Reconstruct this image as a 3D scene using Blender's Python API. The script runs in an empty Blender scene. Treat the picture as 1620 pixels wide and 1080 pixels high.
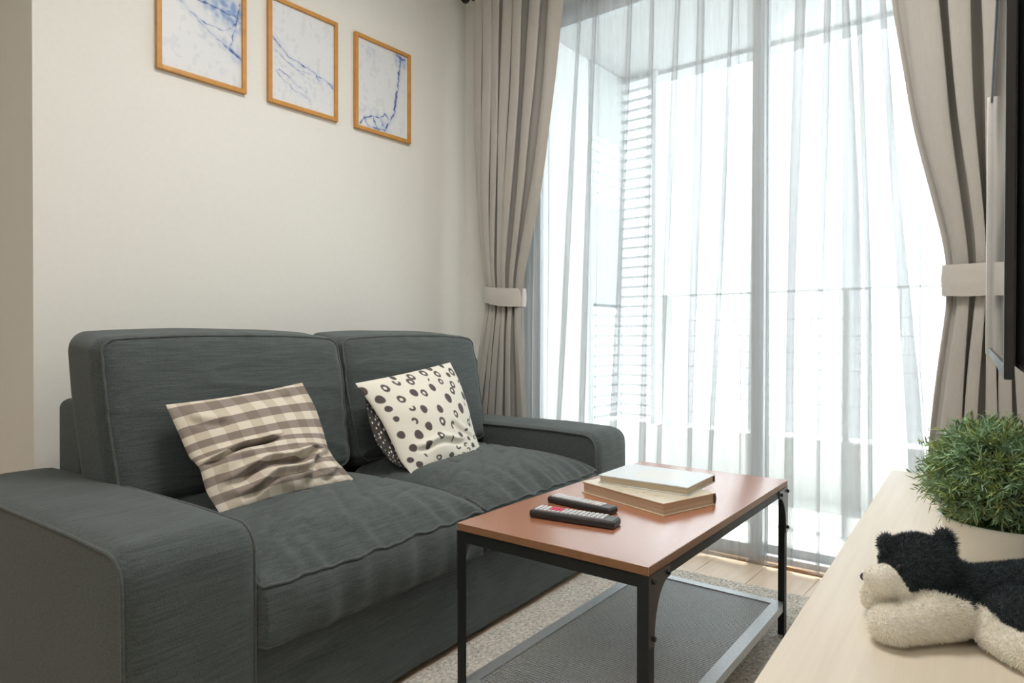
import bpy, math, random
import numpy as np
from mathutils import Matrix, Vector, noise
random.seed(7); np.random.seed(7)
C = bpy.context.scene.collection
PI = math.pi

# ------------------------------------------------------------------ camera
def make_camera():
    wy, pit, rol, f = 0.683703, -0.0086727, -0.0016274, 1040.0
    fw = Vector((-math.sin(wy), math.cos(wy), 0)); rt = Vector((math.cos(wy), math.sin(wy), 0)); up = Vector((0, 0, 1))
    F = fw*math.cos(pit) + up*math.sin(pit); U = -fw*math.sin(pit) + up*math.cos(pit)
    ex = rt*math.cos(rol) - U*math.sin(rol); ey = rt*math.sin(rol) + U*math.cos(rol); ez = -F
    cd = bpy.data.cameras.new('camera'); co = bpy.data.objects.new('camera', cd); C.objects.link(co)
    m = Matrix((ex, ey, ez)).transposed().to_4x4(); m.translation = Vector((2.35108, 0, 0.87265))
    co.matrix_world = m
    cd.sensor_fit = 'HORIZONTAL'; cd.sensor_width = 36; cd.lens = f*36/1620; cd.clip_start = 0.01; cd.clip_end = 200
    bpy.context.scene.camera = co
make_camera()
# ------------------------------------------------------------------ light and exposure
w = bpy.data.worlds.new('sky'); bpy.context.scene.world = w; w.use_nodes = True
bg = w.node_tree.nodes['Background']; bg.inputs[0].default_value = (0.90, 0.96, 1.0, 1); bg.inputs[1].default_value = 2.6
sd_ = bpy.data.lights.new('sun', 'SUN'); sd_.energy = 11.0; sd_.angle = math.radians(2); sd_.color = (1, 0.97, 0.92)
so_ = bpy.data.objects.new('sun', sd_); C.objects.link(so_); so_.location = (1, 6, 8)
so_.rotation_euler = Vector((0.10, -math.cos(math.radians(59)), -math.sin(math.radians(59)))).to_track_quat('-Z', 'Y').to_euler()
sc = bpy.context.scene
sc.view_settings.view_transform = 'Standard'; sc.view_settings.look = 'None'
sc.view_settings.exposure = 0.56; sc.view_settings.gamma = 1.0
sc.view_settings.use_curve_mapping = False
sc.cycles.transparent_max_bounces = 32
sc.cycles.max_bounces = 12; sc.cycles.diffuse_bounces = 6
sc.cycles.caustics_reflective = False; sc.cycles.caustics_refractive = False
FILL_POWER = 17.0

# ------------------------------------------------------------------ materials
def new_mat(name):
    m = bpy.data.materials.new(name); m.use_nodes = True
    nt = m.node_tree; b = nt.nodes['Principled BSDF']
    return m, nt, b
def N(nt, typ, **kw):
    n = nt.nodes.new(typ)
    for k, v in kw.items(): setattr(n, k, v)
    return n
def coords(nt, scale=(1, 1, 1), kind='Object', rot=(0, 0, 0)):
    tc = N(nt, 'ShaderNodeTexCoord'); mp = N(nt, 'ShaderNodeMapping')
    mp.inputs['Scale'].default_value = scale; mp.inputs['Rotation'].default_value = rot
    nt.links.new(tc.outputs[kind], mp.inputs['Vector']); return mp.outputs[0]
def noise_node(nt, vec, scale=5, detail=4, rough=0.55):
    n = N(nt, 'ShaderNodeTexNoise'); n.inputs['Scale'].default_value = scale; n.inputs['Detail'].default_value = detail
    n.inputs['Roughness'].default_value = rough
    if vec is not None: nt.links.new(vec, n.inputs['Vector'])
    return n.outputs['Fac']
def ramp(nt, fac, stops):
    r = N(nt, 'ShaderNodeValToRGB'); nt.links.new(fac, r.inputs[0]); e = r.color_ramp.elements
    e[0].position, e[0].color = stops[0][0], (*stops[0][1], 1); e[1].position, e[1].color = stops[-1][0], (*stops[-1][1], 1)
    for p, c in stops[1:-1]:
        x = e.new(p); x.color = (*c, 1)
    return r.outputs[0]
def mixc(nt, fac, a, b, blend='MIX'):
    m = N(nt, 'ShaderNodeMix', data_type='RGBA', blend_type=blend)
    if isinstance(fac, (int, float)): m.inputs[0].default_value = fac
    else: nt.links.new(fac, m.inputs[0])
    for i, v in ((6, a), (7, b)):
        if isinstance(v, tuple): m.inputs[i].default_value = (*v, 1)
        else: nt.links.new(v, m.inputs[i])
    return m.outputs[2]
def bump(nt, b, h, strength=0.3, dist=0.002):
    n = N(nt, 'ShaderNodeBump'); n.inputs['Strength'].default_value = strength; n.inputs['Distance'].default_value = dist
    nt.links.new(h, n.inputs['Height']); nt.links.new(n.outputs[0], b.inputs['Normal'])
def plain(name, col, rough=0.6, metal=0.0, nscale=40, amt=0.06, bmp=0.0, spec=0.5):
    m, nt, b = new_mat(name)
    v = coords(nt); f = noise_node(nt, v, nscale, 3)
    c0 = tuple(x*(1-amt) for x in col); c1 = tuple(min(1, x*(1+amt)) for x in col)
    nt.links.new(ramp(nt, f, [(0.3, c0), (0.7, c1)]), b.inputs['Base Color'])
    b.inputs['Roughness'].default_value = rough; b.inputs['Metallic'].default_value = metal
    b.inputs['Specular IOR Level'].default_value = spec
    if bmp: bump(nt, b, f, bmp, 0.001)
    return m
M = {}
M['wall'] = plain('wall_paint', (0.79, 0.785, 0.75), 0.75, nscale=60, amt=0.012, bmp=0.05, spec=0.25)
M['ceiling'] = plain('ceiling_paint', (0.74, 0.73, 0.70), 0.8, amt=0.01)
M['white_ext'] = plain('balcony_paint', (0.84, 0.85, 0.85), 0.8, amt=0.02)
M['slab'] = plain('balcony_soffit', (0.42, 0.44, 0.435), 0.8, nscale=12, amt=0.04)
M['slat'] = plain('louvre_slat', (0.62, 0.65, 0.66), 0.5, amt=0.03)
M['alu'] = plain('grey_aluminium', (0.50, 0.53, 0.55), 0.4, 0.3, amt=0.03)
M['rail'] = plain('railing_paint', (0.85, 0.86, 0.86), 0.5, amt=0.03)
M['tile'] = plain('balcony_tile', (0.80, 0.80, 0.78), 0.5, nscale=10, amt=0.05)
M['black_metal'] = plain('black_metal', (0.009, 0.012, 0.013), 0.5, 0.0, nscale=120, amt=0.2, bmp=0.08, spec=0.4)
M['bracket'] = plain('bracket_metal', (0.06, 0.055, 0.055), 0.35, 0.3, nscale=120, amt=0.1)
M['grid_metal'] = plain('grid_metal', (0.58, 0.62, 0.65), 0.34, 0.3, nscale=120, amt=0.1, spec=0.8)
M['bronze'] = plain('dark_bronze', (0.03, 0.02, 0.016), 0.4, 0.5)
M['blackplastic'] = plain('black_plastic', (0.02, 0.02, 0.022), 0.45, amt=0.1)
M['keygrey'] = plain('grey_key_rubber', (0.62, 0.63, 0.65), 0.6)
M['keyface'] = plain('key_face', (0.12, 0.12, 0.13), 0.5)
M['keyred'] = plain('red_key_rubber', (0.72, 0.08, 0.16), 0.5)
M['silver'] = plain('silver_trim', (0.93, 0.92, 0.93), 0.25, 0.0, amt=0.02)
M['pot'] = plain('white_pot', (0.86, 0.84, 0.78), 0.35, nscale=10, amt=0.02)
M['soil'] = plain('dark_filler', (0.03, 0.035, 0.02), 0.9)
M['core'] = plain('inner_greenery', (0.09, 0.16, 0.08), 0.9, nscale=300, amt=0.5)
M['plinth'] = plain('sofa_foot', (0.03, 0.02, 0.015), 0.6)
M['edge_brown'] = plain('door_track_wood', (0.36, 0.20, 0.10), 0.5, amt=0.1)
M['fill_lamp_body'] = plain('fill_lamp_metal', (0.8, 0.8, 0.78), 0.4)

def fabric(name, dark, light, scl=(7, 55, 210), rough=0.93, b=0.55):
    m, nt, bs = new_mat(name)
    f1 = noise_node(nt, coords(nt, scl), 1.0, 5, 0.65)
    f2 = noise_node(nt, coords(nt, (500, 500, 500)), 1.0, 2, 0.6)
    f3 = noise_node(nt, coords(nt, (3, 3, 3)), 1.0, 2, 0.5)
    c = ramp(nt, f1, [(0.30, dark), (0.72, light)])
    c = mixc(nt, 0.45, c, ramp(nt, f2, [(0.35, dark), (0.65, light)]))
    c = mixc(nt, 0.35, c, ramp(nt, f3, [(0.3, (0.82, 0.85, 0.84)), (0.7, (1, 1, 1))]), 'MULTIPLY')
    nt.links.new(c, bs.inputs['Base Color']); bs.inputs['Roughness'].default_value = rough
    bs.inputs['Specular IOR Level'].default_value = 0.2
    bs.inputs['Sheen Weight'].default_value = 0.25; bs.inputs['Sheen Roughness'].default_value = 0.5
    bs.inputs['Sheen Tint'].default_value = (0.75, 0.8, 0.8, 1)
    a = N(nt, 'ShaderNodeMath', operation='ADD'); nt.links.new(f1, a.inputs[0]); nt.links.new(f2, a.inputs[1])
    bump(nt, bs, a.outputs[0], b, 0.0012); return m
M['sofa'] = fabric('charcoal_weave', (0.033, 0.041, 0.041), (0.112, 0.130, 0.130), (9, 90, 280))
M['piping'] = fabric('charcoal_piping', (0.05, 0.057, 0.056), (0.12, 0.13, 0.128), (60, 60, 60))
M['curtain'] = fabric('taupe_curtain_cloth', (0.41, 0.385, 0.355), (0.475, 0.45, 0.415), (160, 160, 30), 0.6, 0.12)
M['tie'] = fabric('curtain_band_cloth', (0.52, 0.49, 0.455), (0.60, 0.565, 0.53), (160, 160, 160), 0.75, 0.15)

def sheer_mat():
    m = bpy.data.materials.new('white_voile'); m.use_nodes = True; nt = m.node_tree; nt.nodes.clear()
    out = N(nt, 'ShaderNodeOutputMaterial'); tr = N(nt, 'ShaderNodeBsdfTransparent'); tl = N(nt, 'ShaderNodeBsdfTranslucent')
    df = N(nt, 'ShaderNodeBsdfDiffuse'); m1 = N(nt, 'ShaderNodeMixShader'); m2 = N(nt, 'ShaderNodeMixShader')
    tl.inputs[0].default_value = (0.40, 0.415, 0.42, 1); df.inputs[0].default_value = (0.62, 0.64, 0.65, 1); tr.inputs[0].default_value = (1, 1, 1, 1)
    f = noise_node(nt, coords(nt, (38, 38, 0.7)), 1, 4)
    r = N(nt, 'ShaderNodeMapRange'); nt.links.new(f, r.inputs[0]); r.inputs['From Min'].default_value = 0.3; r.inputs['From Max'].default_value = 0.7
    r.inputs['To Min'].default_value = 0.38; r.inputs['To Max'].default_value = 0.55
    m1.inputs[0].default_value = 0.5
    nt.links.new(tl.outputs[0], m1.inputs[1]); nt.links.new(df.outputs[0], m1.inputs[2])
    nt.links.new(r.outputs[0], m2.inputs[0]); nt.links.new(tr.outputs[0], m2.inputs[1]); nt.links.new(m1.outputs[0], m2.inputs[2])
    nt.links.new(m2.outputs[0], out.inputs[0]); return m
M['sheer'] = sheer_mat()
def glass_mat():
    m = bpy.data.materials.new('window_glass'); m.use_nodes = True; nt = m.node_tree; nt.nodes.clear()
    out = N(nt, 'ShaderNodeOutputMaterial'); tr = N(nt, 'ShaderNodeBsdfTransparent'); gl = N(nt, 'ShaderNodeBsdfGlossy'); mx = N(nt, 'ShaderNodeMixShader')
    gl.inputs['Roughness'].default_value = 0.02; tr.inputs[0].default_value = (0.96, 0.98, 0.98, 1); mx.inputs[0].default_value = 0.02
    nt.links.new(tr.outputs[0], mx.inputs[1]); nt.links.new(gl.outputs[0], mx.inputs[2]); nt.links.new(mx.outputs[0], out.inputs[0]); return m
M['glass'] = glass_mat()

def wood(name, dark, light, scl=(22, 1.2, 22), rough=0.45, spec=0.5, b=0.05):
    m, nt, bs = new_mat(name)
    v = coords(nt, scl); f = noise_node(nt, v, 1.6, 6, 0.62); g = noise_node(nt, coords(nt, (scl[0]*8, scl[1]*4, scl[2]*8)), 1.0, 3)
    c = ramp(nt, f, [(0.28, dark), (0.72, light)])
    c = mixc(nt, 0.25, c, ramp(nt, g, [(0.3, dark), (0.7, light)]))
    nt.links.new(c, bs.inputs['Base Color']); bs.inputs['Roughness'].default_value = rough; bs.inputs['Specular IOR Level'].default_value = spec
    bump(nt, bs, f, b, 0.001); return m
M['floor_wood'] = wood('oak_laminate', (0.52, 0.39, 0.27), (0.66, 0.53, 0.40), (22, 1.5, 22), 0.35)
M['floor_wood2'] = wood('oak_laminate_light', (0.56, 0.43, 0.31), (0.70, 0.57, 0.44), (22, 1.5, 22), 0.35)
M['table_wood'] = wood('reddish_veneer', (0.36, 0.130, 0.062), (0.41, 0.158, 0.078), (24, 1.0, 24), 0.24, 0.9); [n for n in M['table_wood'].node_tree.nodes if n.type == 'BUMP'][0].inputs['Strength'].default_value = 0.0; M['table_wood'].node_tree.nodes['Principled BSDF'].inputs['IOR'].default_value = 2.8
M['table_edge'] = wood('veneer_edge', (0.24, 0.115, 0.055), (0.34, 0.175, 0.09), (30, 2, 30), 0.45)
M['frame_wood'] = wood('honey_oak_frame', (0.50, 0.225, 0.045), (0.66, 0.33, 0.085), (20, 20, 20), 0.45)
M['beech'] = wood('pale_beech_foil', (0.64, 0.555, 0.44), (0.75, 0.675, 0.565), (26, 1.1, 26), 0.42, 0.5, 0.04)

def attr_mat(name, rough=0.7, sheen=0.0, spec=0.3, bmp=0.0, bscale=(300, 300, 300)):
    m, nt, b = new_mat(name); a = N(nt, 'ShaderNodeVertexColor'); a.layer_name = 'Col'
    f = noise_node(nt, coords(nt, bscale), 1.0, 3)
    c = mixc(nt, 0.15, a.outputs[0], ramp(nt, f, [(0.3, (0.75, 0.75, 0.75)), (0.7, (1, 1, 1))]), 'MULTIPLY')
    nt.links.new(c, b.inputs['Base Color']); b.inputs['Roughness'].default_value = rough
    b.inputs['Sheen Weight'].default_value = sheen; b.inputs['Specular IOR Level'].default_value = spec
    if bmp: bump(nt, b, f, bmp, 0.001)
    return m
M['print'] = attr_mat('art_paper', 0.35)
M['dotcloth'] = attr_mat('spotted_cotton', 0.85, 0.1, 0.2, 0.35, (700, 700, 700))
M['fur'] = attr_mat('plush_fur', 0.9, 0.35, 0.15)
M['leaf'] = attr_mat('leaf_green', 0.55, 0.0, 0.35)
M['cover'] = attr_mat('book_cover', 0.30, 0.0, 0.5)
M['rugbase'] = attr_mat('woven_wool', 0.95, 0.1, 0.1)

def pages_mat():
    m, nt, b = new_mat('book_pages'); f = noise_node(nt, coords(nt, (3, 3, 900)), 1.0, 2)
    nt.links.new(ramp(nt, f, [(0.3, (0.52, 0.42, 0.30)), (0.7, (0.72, 0.63, 0.50))]), b.inputs['Base Color']); b.inputs['Roughness'].default_value = 0.85
    return m
M['pages'] = pages_mat()
M['cover_cream'] = plain('cream_cover_edge', (0.70, 0.60, 0.44), 0.5)
M['cover_pale'] = plain('pale_cover_edge', (0.66, 0.68, 0.68), 0.4)
M['spine_dark'] = plain('grey_spine', (0.10, 0.11, 0.13), 0.5)

def gingham():
    m, nt, b = new_mat('gingham_cotton')
    tc = N(nt, 'ShaderNodeTexCoord'); sx = N(nt, 'ShaderNodeSeparateXYZ'); nt.links.new(tc.outputs['UV'], sx.inputs[0])
    def stripe(o, per, ph):
        a = N(nt, 'ShaderNodeMath', operation='MULTIPLY_ADD'); a.inputs[1].default_value = per; a.inputs[2].default_value = ph; nt.links.new(sx.outputs[o], a.inputs[0])
        fr = N(nt, 'ShaderNodeMath', operation='FRACT'); nt.links.new(a.outputs[0], fr.inputs[0])
        g = N(nt, 'ShaderNodeMath', operation='GREATER_THAN'); nt.links.new(fr.outputs[0], g.inputs[0]); g.inputs[1].default_value = 0.5; return g.outputs[0]
    c = mixc(nt, stripe(1, 7.3, 0.30), (0.70, 0.635, 0.54), (0.30, 0.255, 0.225))
    c = mixc(nt, stripe(0, 5.8, 0.2), c, (0.80, 0.78, 0.75), 'MULTIPLY')
    f = noise_node(nt, coords(nt, (900, 900, 900)), 1.0, 2)
    c = mixc(nt, 0.2, c, ramp(nt, f, [(0.35, (0.7, 0.7, 0.7)), (0.65, (1, 1, 1))]), 'MULTIPLY')
    nt.links.new(c, b.inputs['Base Color']); b.inputs['Roughness'].default_value = 0.9; b.inputs['Specular IOR Level'].default_value = 0.15
    bump(nt, b, f, 0.3, 0.0008); return m
M['gingham'] = gingham()
def darkdots():
    m, nt, b = new_mat('dark_dotted_cotton')
    v = N(nt, 'ShaderNodeTexVoronoi'); v.inputs['Scale'].default_value = 24; nt.links.new(coords(nt, (3.2, 1, 1), 'UV'), v.inputs['Vector'])
    v.inputs['Randomness'].default_value = 0.55
    nt.links.new(ramp(nt, v.outputs['Distance'], [(0.26, (0.75, 0.73, 0.68)), (0.36, (0.055, 0.048, 0.045))]), b.inputs['Base Color'])
    b.inputs['Roughness'].default_value = 0.9; return m
M['darkdots'] = darkdots()
def screen_mat():
    m, nt, b = new_mat('tv_screen_gloss'); b.inputs['Base Color'].default_value = (0.012, 0.018, 0.02, 1); b.inputs['Roughness'].default_value = 0.06
    b.inputs['Specular IOR Level'].default_value = 0.6; return m
M['screen'] = screen_mat()
def emis(name, col, s):
    m = bpy.data.materials.new(name); m.use_nodes = True; nt = m.node_tree; b = nt.nodes['Principled BSDF']
    b.inputs['Emission Color'].default_value = (*col, 1); b.inputs['Emission Strength'].default_value = s; b.inputs['Base Color'].default_value = (*col, 1); return m
M['lamp'] = emis('fill_lamp_glow', (1, 0.90, 0.76), 2.0)

# ------------------------------------------------------------------ mesh helpers
class G:
    """collects shapes into ONE mesh object"""
    def __init__(s): s.v = []; s.f = []; s.mi = []; s.sm = []
    def add(s, vs, fs, mi=0, smooth=False):
        n = len(s.v); s.v += [tuple(map(float, p)) for p in vs]; s.f += [tuple(n+i for i in f) for f in fs]
        s.mi += [mi]*len(fs); s.sm += [smooth]*len(fs); return s
    def box(s, x0, x1, y0, y1, z0, z1, mi=0, bev=0.0, mat=None):
        if bev <= 0:
            vs = [(x, y, z) for z in (z0, z1) for y in (y0, y1) for x in (x0, x1)]
            fs = [(0, 2, 3, 1), (4, 5, 7, 6), (0, 1, 5, 4), (2, 6, 7, 3), (0, 4, 6, 2), (1, 3, 7, 5)]
        else:
            vs, fs = rbox((x1-x0)/2, (y1-y0)/2, (z1-z0)/2, bev, 1, 2)
            vs = vs + np.array([(x0+x1)/2, (y0+y1)/2, (z0+z1)/2])
        if mat is not None: vs = [mat @ Vector(tuple(p)) for p in vs]
        return s.add(vs, fs, mi, bev > 0)
    def tube(s, pts, r, seg=8, mi=0, closed=False, cap=True):
        pts = [Vector(tuple(p)) for p in pts]; n = len(pts); rr = r if hasattr(r, '__len__') else [r]*n
        vs = []; fs = []; ref = None
        for i, p in enumerate(pts):
            if closed: t = pts[(i+1) % n]-pts[i-1]
            else: t = pts[min(i+1, n-1)]-pts[max(i-1, 0)]
            t = t.normalized() if t.length > 1e-9 else Vector((0, 0, 1))
            if ref is None: ref = Vector((0, 0, 1)) if abs(t.z) < 0.9 else Vector((1, 0, 0))
            a = (ref - t*ref.dot(t)); a = a.normalized() if a.length > 1e-6 else t.orthogonal().normalized(); ref = a; b = t.cross(a)
            for k in range(seg):
                an = 2*PI*k/seg; vs.append(p + (a*math.cos(an)+b*math.sin(an))*rr[i])
        m = n if closed else n-1
        for i in range(m):
            j = (i+1) % n
            for k in range(seg):
                l = (k+1) % seg; fs.append((i*seg+k, i*seg+l, j*seg+l, j*seg+k))
        if not closed and cap: fs += [tuple(range(seg))[::-1], tuple((n-1)*seg+k for k in range(seg))]
        return s.add(vs, fs, mi, True)
    def lathe(s, prof, seg=32, mi=0, c=(0, 0, 0)):
        vs = [(c[0]+r*math.cos(2*PI*k/seg), c[1]+r*math.sin(2*PI*k/seg), c[2]+z) for r, z in prof for k in range(seg)]
        fs = [(i*seg+k, i*seg+(k+1) % seg, (i+1)*seg+(k+1) % seg, (i+1)*seg+k) for i in range(len(prof)-1) for k in range(seg)]
        return s.add(vs, fs, mi, True)
    def grid(s, P, mi=0, flip=False):
        P = np.asarray(P); a, b = P.shape[:2]
        fs = [(i*b+j, i*b+j+1, (i+1)*b+j+1, (i+1)*b+j) for i in range(a-1) for j in range(b-1)]
        if flip: fs = [f[::-1] for f in fs]
        return s.add(P.reshape(-1, 3), fs, mi, True)
    def build(s, name, mats, parent=None, colors=None, uv=None, loc=None):
        me = bpy.data.meshes.new(name); me.from_pydata(s.v, [], s.f)
        for m in (mats if isinstance(mats, (list, tuple)) else [mats]): me.materials.append(m)
        me.polygons.foreach_set('material_index', s.mi); me.polygons.foreach_set('use_smooth', s.sm)
        if colors is not None:
            ca = me.color_attributes.new('Col', 'FLOAT_COLOR', 'POINT')
            cc = np.ones((len(s.v), 4), np.float32); cc[:, :3] = colors; ca.data.foreach_set('color', cc.ravel())
        if uv is not None:
            ul = me.uv_layers.new(name='UVMap'); li = np.zeros(len(me.loops), np.int32); me.loops.foreach_get('vertex_index', li)
            ul.data.foreach_set('uv', np.asarray(uv, np.float32)[li].ravel())
        me.update(); o = bpy.data.objects.new(name, me); C.objects.link(o)
        if parent: o.parent = parent
        if loc: o.location = loc
        return o
def rbox(hx, hy, hz, r, m=8, k=4):
    """rounded box: verts (n,3), faces. m = cells along the flat, k = cells in each rounding"""
    def nodes(h):
        r_ = min(r, h*0.999)
        a = h - r_ + r_*np.tan(np.linspace(0, PI/4, k+1))
        mid = np.linspace(-(h-r_), h-r_, m+1)
        return np.concatenate([-a[::-1], mid[1:-1], a])
    X, Y, Z = nodes(hx), nodes(hy), nodes(hz); vs = []; idx = {}; fs = []
    def vid(p):
        key = (round(p[0], 6), round(p[1], 6), round(p[2], 6))
        if key not in idx: idx[key] = len(vs); vs.append(p)
        return idx[key]
    def face(A, B, mk, flip):
        for i in range(len(A)-1):
            for j in range(len(B)-1):
                q = [vid(mk(A[i], B[j])), vid(mk(A[i+1], B[j])), vid(mk(A[i+1], B[j+1])), vid(mk(A[i], B[j+1]))]
                fs.append(tuple(q[::-1] if flip else q))
    face(X, Y, lambda a, b: (a, b, hz), False); face(X, Y, lambda a, b: (a, b, -hz), True)
    face(Y, Z, lambda a, b: (hx, a, b), False); face(Y, Z, lambda a, b: (-hx, a, b), True)
    face(X, Z, lambda a, b: (a, -hy, b), False); face(X, Z, lambda a, b: (a, hy, b), True)
    return rnd(np.array(vs), hx, hy, hz, r), fs
def rnd(p, hx, hy, hz, r):
    p = np.asarray(p, float); h = np.array([hx, hy, hz]); i = np.maximum(h-r, h*0.001); q = np.clip(p, -i, i); d = p-q
    L = np.linalg.norm(d, axis=1, keepdims=True); L[L < 1e-9] = 1; return q + d/L*np.minimum(r, h)[None, :]
def root(name, label, cat, loc=(0, 0, 0), rz=0.0, group=None, kind=None):
    o = bpy.data.objects.new(name, None); C.objects.link(o); o.location = loc; o.rotation_euler = (0, 0, rz); o.empty_display_size = 0.05
    if kind: o['kind'] = kind
    else: o['label'] = label; o['category'] = cat
    if group: o['group'] = group
    return o
def tag(o, label, cat, group=None):
    o['label'] = label; o['category'] = cat
    if group: o['group'] = group
    return o
def struct(o): o['kind'] = 'structure'; return o
def nz(x, y, z): return noise.noise(Vector((x, y, z)))
def nzv(P, s, off=0):
    sx, sy, sz = s if hasattr(s, '__len__') else (s, s, s)
    return np.array([nz(p[0]*sx+off, p[1]*sy+off*1.7, p[2]*sz-off) for p in P])
def smooth(x): x = np.clip(x, 0, 1); return x*x*(3-2*x)

# ================================================================== THE SETTING
YW, TW = 2.50, 0.03                                  # inner face of the window wall: y = 2.50 + 0.03 x
def wy(x): return YW + TW*x
ZC = 2.70
def prism(poly, z0, z1, name, mat, parent=None):
    n = len(poly); vs = [(x, y, z0) for x, y in poly]+[(x, y, z1) for x, y in poly]
    fs = [tuple(range(n))[::-1], tuple(range(n, 2*n))]+[(i, (i+1) % n, n+(i+1) % n, n+i) for i in range(n)]
    return G().add(vs, fs).build(name, mat, parent)
XR = lambda y: 2.56-0.0664*y                          # right wall, slightly out of square
# floor: a slab with laminate planks lying on it
fl = struct(prism([(-0.75, -2.6), (2.85, -2.6), (2.85, 2.75), (-0.75, 2.75)], -0.12, -0.012, 'floor', M['floor_wood']))
px0 = -0.75; row = 0
while px0 < 2.84:
    y0 = -2.6 + (row*0.43) % 1.2 - 1.2
    while y0 < wy(1)-0.02:
        a, b = max(y0, -2.6), min(y0+1.2, 2.60)
        if b-a > 0.02:
            G().box(px0+0.0008, min(px0+0.19, 2.85)-0.0008, a+0.0008, b-0.0008, -0.012, 0.0).build('floor_plank', M['floor_wood' if random.random() < 0.5 else 'floor_wood2'], fl)
        y0 += 1.2
    px0 += 0.19; row += 1
struct(prism([(-0.9, -2.75), (2.95, -2.75), (2.95, 2.80), (-0.9, 2.80)], ZC, ZC+0.12, 'ceiling', M['ceiling']))
struct(prism([(-0.16, 0.62), (0, 0.62), (0, 2.50), (-0.16, 2.50)], 0, ZC, 'wall_left', M['wall']))
struct(prism([(-0.72, 0.62), (-0.16, 0.62), (-0.16, 0.80), (-0.72, 0.80)], 0, ZC, 'wall_pier', M['wall']))
struct(prism([(-0.86, -2.6), (-0.72, -2.6), (-0.72, 0.80), (-0.86, 0.80)], 0, ZC, 'wall_recess', M['wall']))
struct(prism([(-0.86, -2.75), (2.95, -2.75), (2.95, -2.6), (-0.86, -2.6)], 0, ZC, 'wall_back', M['wall']))
struct(prism([(XR(-2.6), -2.6), (XR(-2.6)+0.15, -2.6), (XR(2.57)+0.15, 2.57), (XR(2.57), 2.57)], 0, ZC, 'wall_right', M['wall']))
OX0, OX1, OZ = 0.36, 2.33, 2.42                      # door opening onto the balcony
wf = root('wall_front', None, None, kind='structure')
def wpoly(x0, x1, d0=0.0, d1=0.14): return [(x0, wy(x0)+d0), (x1, wy(x1)+d0), (x1, wy(x1)+d1), (x0, wy(x0)+d1)]
prism(wpoly(-0.16, OX0), 0, ZC, 'wall_panel', M['wall'], wf)
prism(wpoly(OX1, 2.75), 0, ZC, 'wall_panel', M['wall'], wf)
prism(wpoly(OX0, OX1), OZ, ZC, 'lintel', M['wall'], wf)
struct(prism(wpoly(OX0, OX1, -0.002, 0.14), -0.01, 0.012, 'trim_1', M['edge_brown']))
# sliding balcony doors
dr = root('door_1', None, None, kind='structure')
def dpart(name, x0, x1, d0, d1, z0, z1, mat): return prism(wpoly(x0, x1, d0, d1), z0, z1, name, mat, dr)
for a, b in ((OX0, OX0+0.045), (OX1-0.045, OX1)): dpart('door_jamb', a, b, 0.03, 0.11, 0.012, OZ, M['alu'])
dpart('door_head', OX0+0.045, OX1-0.045, 0.03, 0.11, OZ-0.05, OZ, M['alu'])
dpart('door_track', OX0+0.045, OX1-0.045, 0.03, 0.11, 0.012, 0.03, M['alu'])
for a, b, d in ((OX0+0.045, 1.50, 0.035), (1.455, OX1-0.045, 0.075)):
    for s0, s1 in ((a, a+0.045), (b-0.045, b)): dpart('door_stile', s0, s1, d, d+0.03, 0.03, OZ-0.05, M['alu'])
    dpart('door_rail', a+0.045, b-0.045, d, d+0.03, 0.03, 0.06, M['alu']); dpart('door_rail', a+0.045, b-0.045, d, d+0.03, OZ-0.10, OZ-0.05, M['alu'])
    dpart('glass_pane', a+0.045, b-0.045, d+0.012, d+0.016, 0.06, OZ-0.10, M['glass'])
# balcony
YB = 3.90
struct(prism([(-0.2, 2.66), (3.2, 2.74), (3.2, 4.05), (-0.2, 4.05)], -0.15, -0.03, 'balcony_floor', M['tile']))
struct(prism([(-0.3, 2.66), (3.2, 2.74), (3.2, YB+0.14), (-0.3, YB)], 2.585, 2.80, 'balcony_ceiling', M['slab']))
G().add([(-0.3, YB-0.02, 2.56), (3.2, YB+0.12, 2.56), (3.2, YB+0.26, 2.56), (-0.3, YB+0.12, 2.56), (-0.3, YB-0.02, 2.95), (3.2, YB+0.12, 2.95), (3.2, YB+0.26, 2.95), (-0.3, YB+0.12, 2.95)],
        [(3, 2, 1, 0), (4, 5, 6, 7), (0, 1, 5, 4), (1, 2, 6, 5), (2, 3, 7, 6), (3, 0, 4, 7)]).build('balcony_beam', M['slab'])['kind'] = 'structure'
cb = prism([(0.0, YB-0.06), (3.2, YB-0.06), (3.2, YB+0.08), (0.0, YB+0.08)], -0.03, 0.28, 'balcony_kerb', M['white_ext']); struct(cb)
G().box(-0.0, 3.2, YB-0.09, YB+0.11, 0.28, 0.31, bev=0.004).build('kerb_coping', M['white_ext'], cb)
struct(prism([(0.0, 2.70), (0.13, 2.70), (0.13, 3.47), (0.0, 3.47)], -0.03, 2.585, 'balcony_wall', M['white_ext']))
struct(prism([(3.05, 2.72), (3.2, 2.72), (3.2, YB), (3.05, YB)], -0.03, 2.585, 'balcony_wall_right', M['white_ext']))
lv = root('louvre_screen', 'white slatted louvre screen in the far left corner of the balcony', 'louvre', (0.13, YB, 0.31))
for x, y in ((0.0, -0.02), (0.245, -0.02), (0.0, -0.40)): G().box(x-0.015, x+0.015, y-0.015, y+0.015, 0, 2.27).build('post', M['slat'], lv)
ms = G().box(0.015, 0.23, -0.035, -0.005, 0, 0.016).build('slat', M['slat'], lv); mt = G().box(-0.012, 0.012, -0.385, -0.035, 0, 0.016).build('slat', M['slat'], lv)
for k in range(35):
    for s_ in (ms, mt):
        zs_ = 0.35+k*0.0645
        if s_ is mt and (zs_ > 2.12 or 1.06 < zs_ < 1.72): continue
        if k == 0: o = s_
        else: o = s_.copy(); C.objects.link(o)
        o.location = (0, 0, 0.04+k*0.0645)
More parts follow.
